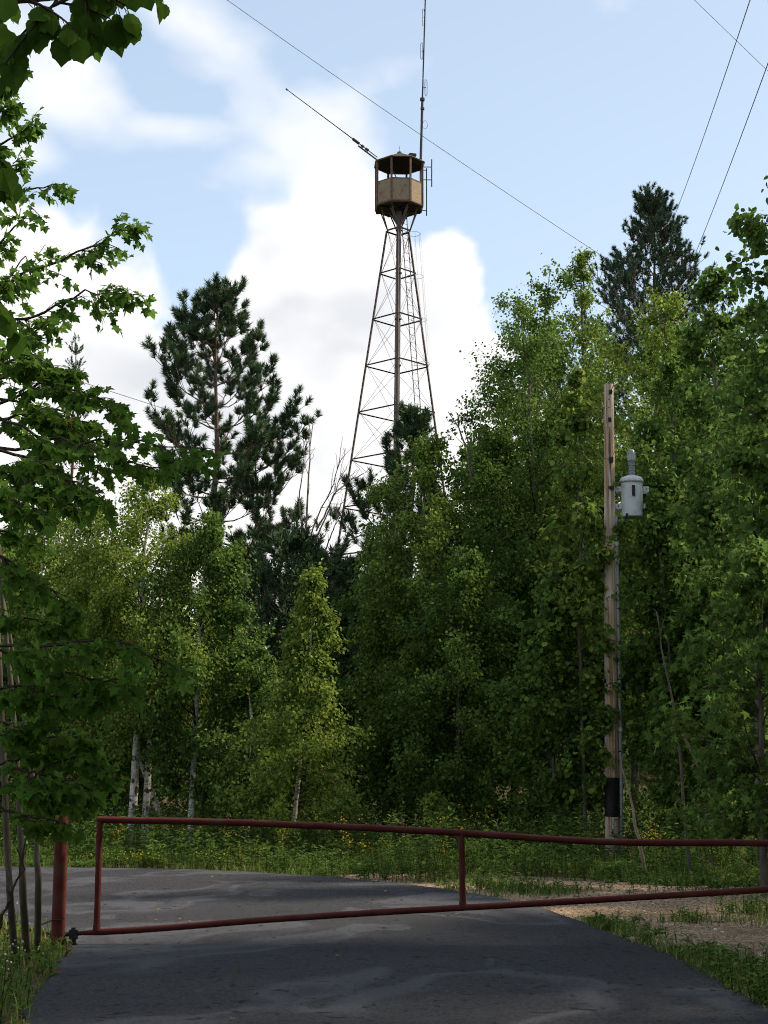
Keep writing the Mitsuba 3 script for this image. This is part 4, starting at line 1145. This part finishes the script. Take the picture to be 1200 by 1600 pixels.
def blades(P, h, lean, width, rng):
    n = len(P)
    a = rng.uniform(0, 2 * np.pi, n)
    side = np.stack([np.cos(a), np.sin(a), 0 * a], 1) * (width * rng.uniform(.6, 1.3, n))[:, None]
    out = np.stack([-np.sin(a), np.cos(a), 0 * a], 1) * (lean * h * rng.uniform(.2, 1.3, n))[:, None]
    up = np.array([0, 0, 1.0])
    V = np.stack([P - side, P + side, P - side * .7 + out * .3 + up * (h * .6)[:, None], P + side * .7 + out * .3 + up * (h * .6)[:, None], P + out + up * h[:, None] * .95], 1)
    F = np.array([[0, 1, 3], [0, 3, 2], [2, 3, 4]])
    return V.reshape(-1, 3), (F[None] + (np.arange(n) * 5)[:, None, None]).reshape(-1, 3)


def ground_pts(rng, n, px0, px1, py_of, spread):
    px = rng.uniform(px0, px1, n)
    return np.array([on_ground(a, b) for a, b in zip(px, py_of(px) + rng.normal(0, 1, n) * spread)])


rng = np.random.default_rng(8)
edge_x = [-300, 0, 165, 300, 400, 520, 600, 660, 740]
edge_y = [1353, 1356, 1358, 1360, 1365, 1372, 1380, 1387, 1398]
# verge polygon: from the far road edge back to the trees
VERGE = Polygon([on_ground(a, b)[:2] for a, b in zip(edge_x, edge_y)] + [on_ground(a, b)[:2] for a, b in ((800, 1372), (1000, 1381), (1200, 1394), (1500, 1412))] + [(14, 33), (-13, 37)]).buffer(0).difference(ROAD)
gpt = scatter(VERGE, 40000, rng)
keep = in_frame(np.column_stack([gpt, 0 * gpt[:, 0]]), 80)
clump = meshkit.fbm(np.column_stack([gpt * .9, 0 * gpt[:, 0]]), 3)
keep &= clump > .36
keep &= ~(contains_xy(GRAVEL, gpt[:, 0], gpt[:, 1]) & (clump < .60))
gpt = np.column_stack([gpt[keep], np.full(keep.sum(), -.01)])
hh = rng.uniform(.05, .24, len(gpt)) * (.1 + 1.5 * meshkit.fbm(gpt * 1.3, 2))
# tufts along the right road edge and on the gravel
edge_r = np.array([on_ground(a, b)[:2] for a, b in ((690, 1390), (740, 1400), (800, 1413), (860, 1430), (940, 1459), (1060, 1506), (1130, 1545), (1215, 1600))])
tuft = []
CL = rng.random(15) * 6.99
for i in range(20):
    s = np.clip(CL[i % 15] + rng.normal(0, .12), 0, 6.99)
    j = int(s)
    o = edge_r[j] + (edge_r[j + 1] - edge_r[j]) * (s - j) + np.array([abs(rng.normal(.06, .16)) + .02, .05 * rng.normal()])
    m = int(rng.uniform(15, 70))
    tuft.append(np.column_stack([o + rng.normal(0, .09, (m, 2)), np.zeros(m)]))
for px, py, m, sp_ in ((935, 1447, 220, .22), (965, 1457, 160, .2), (1125, 1525, 320, .24), (1165, 1545, 420, .26), (1195, 1530, 260, .20), (1085, 1500, 260, .2), (850, 1395, 260, .25), (880, 1392, 160, .2), (1195, 1425, 420, .28), (1170, 1440, 200, .25),
                       (1075, 1440, 140, .15), (800, 1392, 260, .25), (760, 1385, 320, .3), (690, 1377, 260, .3), (1140, 1575, 260, .2), (1205, 1575, 360, .26), (1000, 1475, 160, .15), (1060, 1490, 160, .15)):
    o = on_ground(px, py)[:2]
    tuft.append(np.column_stack([o + rng.normal(0, sp_, (m, 2)) * [1.0, 1.5], np.zeros(m)]))
tuft = np.vstack(tuft)
tuft = tuft[~contains_xy(ROAD.buffer(-.06), tuft[:, 0], tuft[:, 1])]
ht = rng.uniform(.03, .13, len(tuft)) * (.5 + meshkit.fbm(tuft * 3.0, 2))
# rough grass at the foot of the gate post
LEFT = Polygon([on_ground(a, b)[:2] for a, b in ((-250, 1660), (14, 1640), (36, 1590), (76, 1525), (106, 1490), (98, 1478), (60, 1464), (10, 1452), (-150, 1440), (-400, 1440))]).buffer(.05)
lpt = scatter(LEFT, 2600, rng)
lpt = np.column_stack([lpt, np.full(len(lpt), -.01)])
hl = rng.uniform(.05, .24, len(lpt))
allp, allh = np.vstack([gpt, tuft, lpt]), np.concatenate([hh, ht, hl])
gv = blades(allp, allh, .75, .0065, rng)
gc = leaf_colors(rng, len(allp), (.090, .165, .036), (.15, .205, .05), (.28, .22, .10), .10)
scene['grass'] = mikit.ply(gv, 'grass_blade', color=np.repeat(gc, 5, 0))
labels['grass'] = {'kind': 'stuff', 'label': 'rough green grass along the road edges and gravel', 'category': 'grass'}


def weed_mass(bases, heights, rng, per, size):
    """Leafy stems: (stem mesh, leaf mesh, colours, tops)."""
    n = len(bases)
    q = np.linspace(0, 1, 4)
    d = rng.normal(0, .16, (n, 3)) * [1, 1, 0] + [0, 0, 1]
    S = bases[:, None] + d[:, None] * (heights[:, None] * q)[..., None]
    stems = tubes(S, np.array([[.0045, .004, .003, .002]]), 3)
    t = rng.uniform(.12, 1, (n, per))
    P = bases[:, None] + d[:, None] * (heights[:, None] * t)[..., None]
    a = rng.uniform(0, 2 * np.pi, (n, per))
    out = np.stack([np.cos(a), np.sin(a), rng.uniform(-.2, .9, (n, per))], -1)
    nrm = np.stack([-np.cos(a) * .5, -np.sin(a) * .5, np.ones_like(a)], -1) + rng.normal(0, .3, (n, per, 3))
    m = n * per
    return stems, (P.reshape(m, 3), out.reshape(m, 3), nrm.reshape(m, 3), size * rng.uniform(.6, 1.3, m)), S[:, -1]


def weeds(key, label, pts, hts, seed, per=16, size=.10, ca=(.066, .132, .034), cb=(.115, .185, .044)):
    rng = np.random.default_rng(seed)
    st, (P, o, nrm, sz_), tops = weed_mass(pts, hts, rng, per, size)
    c = leaf_colors(rng, len(P), ca, cb)
    m, cc = leaf_mesh(P, o, nrm, sz_, c, LEAF_WEED)
    sc = np.tile(np.array([[.06, .08, .02]]), (len(st[0]), 1))
    scene[key] = mikit.ply(join([st, m]), 'leaf', color=np.vstack([sc, cc]))
    labels[key] = {'kind': 'stuff', 'label': label, 'category': 'weeds'}
    return tops


def band(n, px0, px1, back0, back1, seed):
    """Points behind the far edge of the drive, back0 to back1 metres beyond it."""
    r_ = np.random.default_rng(seed)
    px = r_.uniform(px0, px1, n)
    ey = np.interp(px, edge_x + [900, 1200, 1500], edge_y + [1374, 1390, 1410])
    ey = np.where(px > 640, np.interp(px, [640, 740, 900, 1200, 1500], [1385, 1372, 1378, 1394, 1412]), ey)
    o = np.array([on_ground(a, b) for a, b in zip(px, ey)])
    o[:, 1] += r_.uniform(back0, back1, n)
    o[:, 0] = [gx(a, b) for a, b in zip(px, o[:, 1])]
    o[:, 2] = -.01
    return o, px, r_


o, px, r_ = band(2400, -60, 1260, .12, 5.5, 31)
cl = meshkit.fbm(np.column_stack([o[:, :2] * .55, 0 * px]), 3)
near_pole = lambda x_, o_: np.where((np.abs(x_ - 962) < 32) & (o_[:, 1] < 29.2), .3, 1.0)
ht_ = near_pole(px, o) * np.clip(.24 + 2.4 * (cl - .44), .10, .95) * r_.uniform(.6, 1.15, len(o))
weeds('verge_weeds', 'leafy green weeds standing along the far side of the drive', o, ht_, 32, per=18, size=.095)
o, px, r_ = band(700, -80, 1260, 3.5, 7.5, 33)
weeds('tall_weeds', 'taller dim weeds at the foot of the trees', o, near_pole(px, o) ** 1.8 * r_.uniform(.4, 1.1, len(o)), 34, per=22, size=.11)
lw = scatter(LEFT, 420, np.random.default_rng(41))
r_ = np.random.default_rng(42)
weeds('post_weeds', 'dark broad leaved weeds round the gate post and saplings', np.column_stack([lw, 0 * lw[:, 0]]), r_.uniform(.05, .20, len(lw)) * np.where(np.hypot(lw[:, 0] - on_ground(90, 1481)[0], lw[:, 1] - on_ground(90, 1481)[1]) < .45, .5, 1), 43, per=9, size=.085)

rw, rh = [], []
r_ = np.random.default_rng(46)
for px_, py_, m, sp_, h_ in ((945, 1450, 40, .22, .12), (1000, 1470, 16, .15, .09), (1120, 1525, 46, .25, .20), (1165, 1545, 60, .28, .24), (1195, 1575, 40, .22, .22), (1085, 1505, 22, .18, .14), (870, 1396, 26, .3, .16), (760, 1388, 34, .3, .20),
                             (1180, 1428, 40, .3, .22), (690, 1378, 20, .25, .2), (1075, 1440, 10, .15, .12), (800, 1393, 20, .2, .16), (1010, 1385, 40, .6, .3), (1100, 1392, 40, .6, .3)):
    o_ = on_ground(px_, py_)[:2]
    rw.append(o_ + r_.normal(0, sp_, (m, 2)) * [1, 1.4]), rh.append(h_ * r_.uniform(.5, 1.2, m))
rw, rh = np.vstack(rw), np.concatenate(rh)
ok = ~contains_xy(ROAD.buffer(-.03), rw[:, 0], rw[:, 1])
weeds('shoulder_weeds', 'low weeds in scattered clumps on the gravel shoulder', np.column_stack([rw[ok], 0 * rw[ok, 0]]), rh[ok], 47, per=14, size=.07)

# flowering plants
r_ = np.random.default_rng(61)


def flower_plant(name, label, cat, group, base, h, col, heads, hr, seed, leaves=16, dot=1.0):
    rg = np.random.default_rng(seed)
    k = thing(name, label, cat, group)
    st, (P, o, nrm, sz_), tops = weed_mass(base[None].repeat(3, 0) + rg.normal(0, .05, (3, 3)) * [1, 1, 0], h * rg.uniform(.75, 1.05, 3), rg, leaves, .09)
    part(k, 'stem', st, 'leaf', color=np.tile([[.06, .08, .02]], (len(st[0]), 1)))
    m, c = leaf_mesh(P, o, nrm, sz_, leaf_colors(rg, len(P), (.05, .09, .02), (.09, .13, .025)), LEAF_WEED)
    part(k, 'foliage', m, 'leaf', color=c, stuff=True)
    n = heads
    q = tops[rg.integers(0, 3, n)] + rg.normal(0, 1, (n, 3)) * hr
    V = q[:, None] + np.array(ico.vertices)[None] * rg.uniform(.006, .014, (n, 1, 1)) * dot
    part(k, 'flower_head', (V.reshape(-1, 3), (if_[None] + (np.arange(n) * 12)[:, None, None]).reshape(-1, 3)), 'petal', color=np.repeat(np.array(col) * np.exp(rg.normal(0, .2, (n, 1))), 12, 0))


o, px, _ = band(26, 170, 800, .6, 3.5, 62)
for i in range(26):
    flower_plant('goldenrod', 'goldenrod with yellow heads among the verge weeds', 'goldenrod', 'goldenrod plants along the far verge', o[i], r_.uniform(.4, .85), (.42, .26, .02), 16, (.05, .05, .09), 700 + i)
flower_plant('goldenrod', 'tall goldenrod with a bright yellow plume right of the utility pole', 'goldenrod', None, np.array([gx(1022, 27), 27, 0]), zof(1302, 27), (.55, .36, .02), 60, (.06, .04, .07), 750)
for i, (px_, py_) in enumerate(((380, 1335), (404, 1318))):
    flower_plant('goldenrod', ('goldenrod gone rusty orange in front of the birches', 'second rusty orange goldenrod behind the first')[i], 'goldenrod', None, np.array([gx(px_, 27.5 + i), 27.5 + i, 0]), zof(py_, 27.5 + i), (.38, .12, .02), 26, (.06, .05, .06), 760 + i)
o, px, _ = band(30, 150, 350, .15, .8, 63)
for i in range(30):
    flower_plant('yellow_flower', 'small yellow flower in the grass by the drive edge', 'flower', 'small yellow flowers by the drive edge', o[i], r_.uniform(.15, .3), (.62, .50, .03), 4, (.04, .04, .03), 800 + i, leaves=5)
wf = scatter(LEFT, 5, np.random.default_rng(64))
for i in range(5):
    flower_plant('aster', 'small white aster among the weeds by the gate post', 'aster', 'white asters by the gate post', np.append(wf[i], 0), r_.uniform(.25, .65), (.5, .48, .40), 26, (.07, .07, .06), 850 + i, leaves=4, dot=.55)

# a few dead leaves on the ground at left
r_ = np.random.default_rng(71)
dl = scatter(LEFT, 60, r_)
rl = scatter(ROAD.intersection(Polygon([(-4, 9.5), (5, 9.5), (7, 25), (-6, 25)])), 26, r_)
dl[:26] = rl
m, c = leaf_mesh(np.column_stack([dl, np.where(np.arange(60) < 26, .045, .05)]), r_.normal(0, 1, (60, 3)) * [1, 1, .2], r_.normal(0, .35, (60, 3)) + [0, -.2, 1], np.where(np.arange(60) < 26, r_.uniform(.035, .06, 60), r_.uniform(.06, .12, 60)), leaf_colors(r_, 60, (.20, .13, .06), (.32, .22, .10)), LEAF_MAPLE_SMALL)
scene['leaf_litter'] = mikit.ply(m, 'leaf', color=c)
labels['leaf_litter'] = {'kind': 'stuff', 'label': 'dry brown leaves by the gate post and dropped on the drive', 'category': 'leaf litter'}

TRIS = sum(len(x[1]) for x in meshkit.WRITTEN.values())
print('triangles', TRIS, 'entries', len(scene))
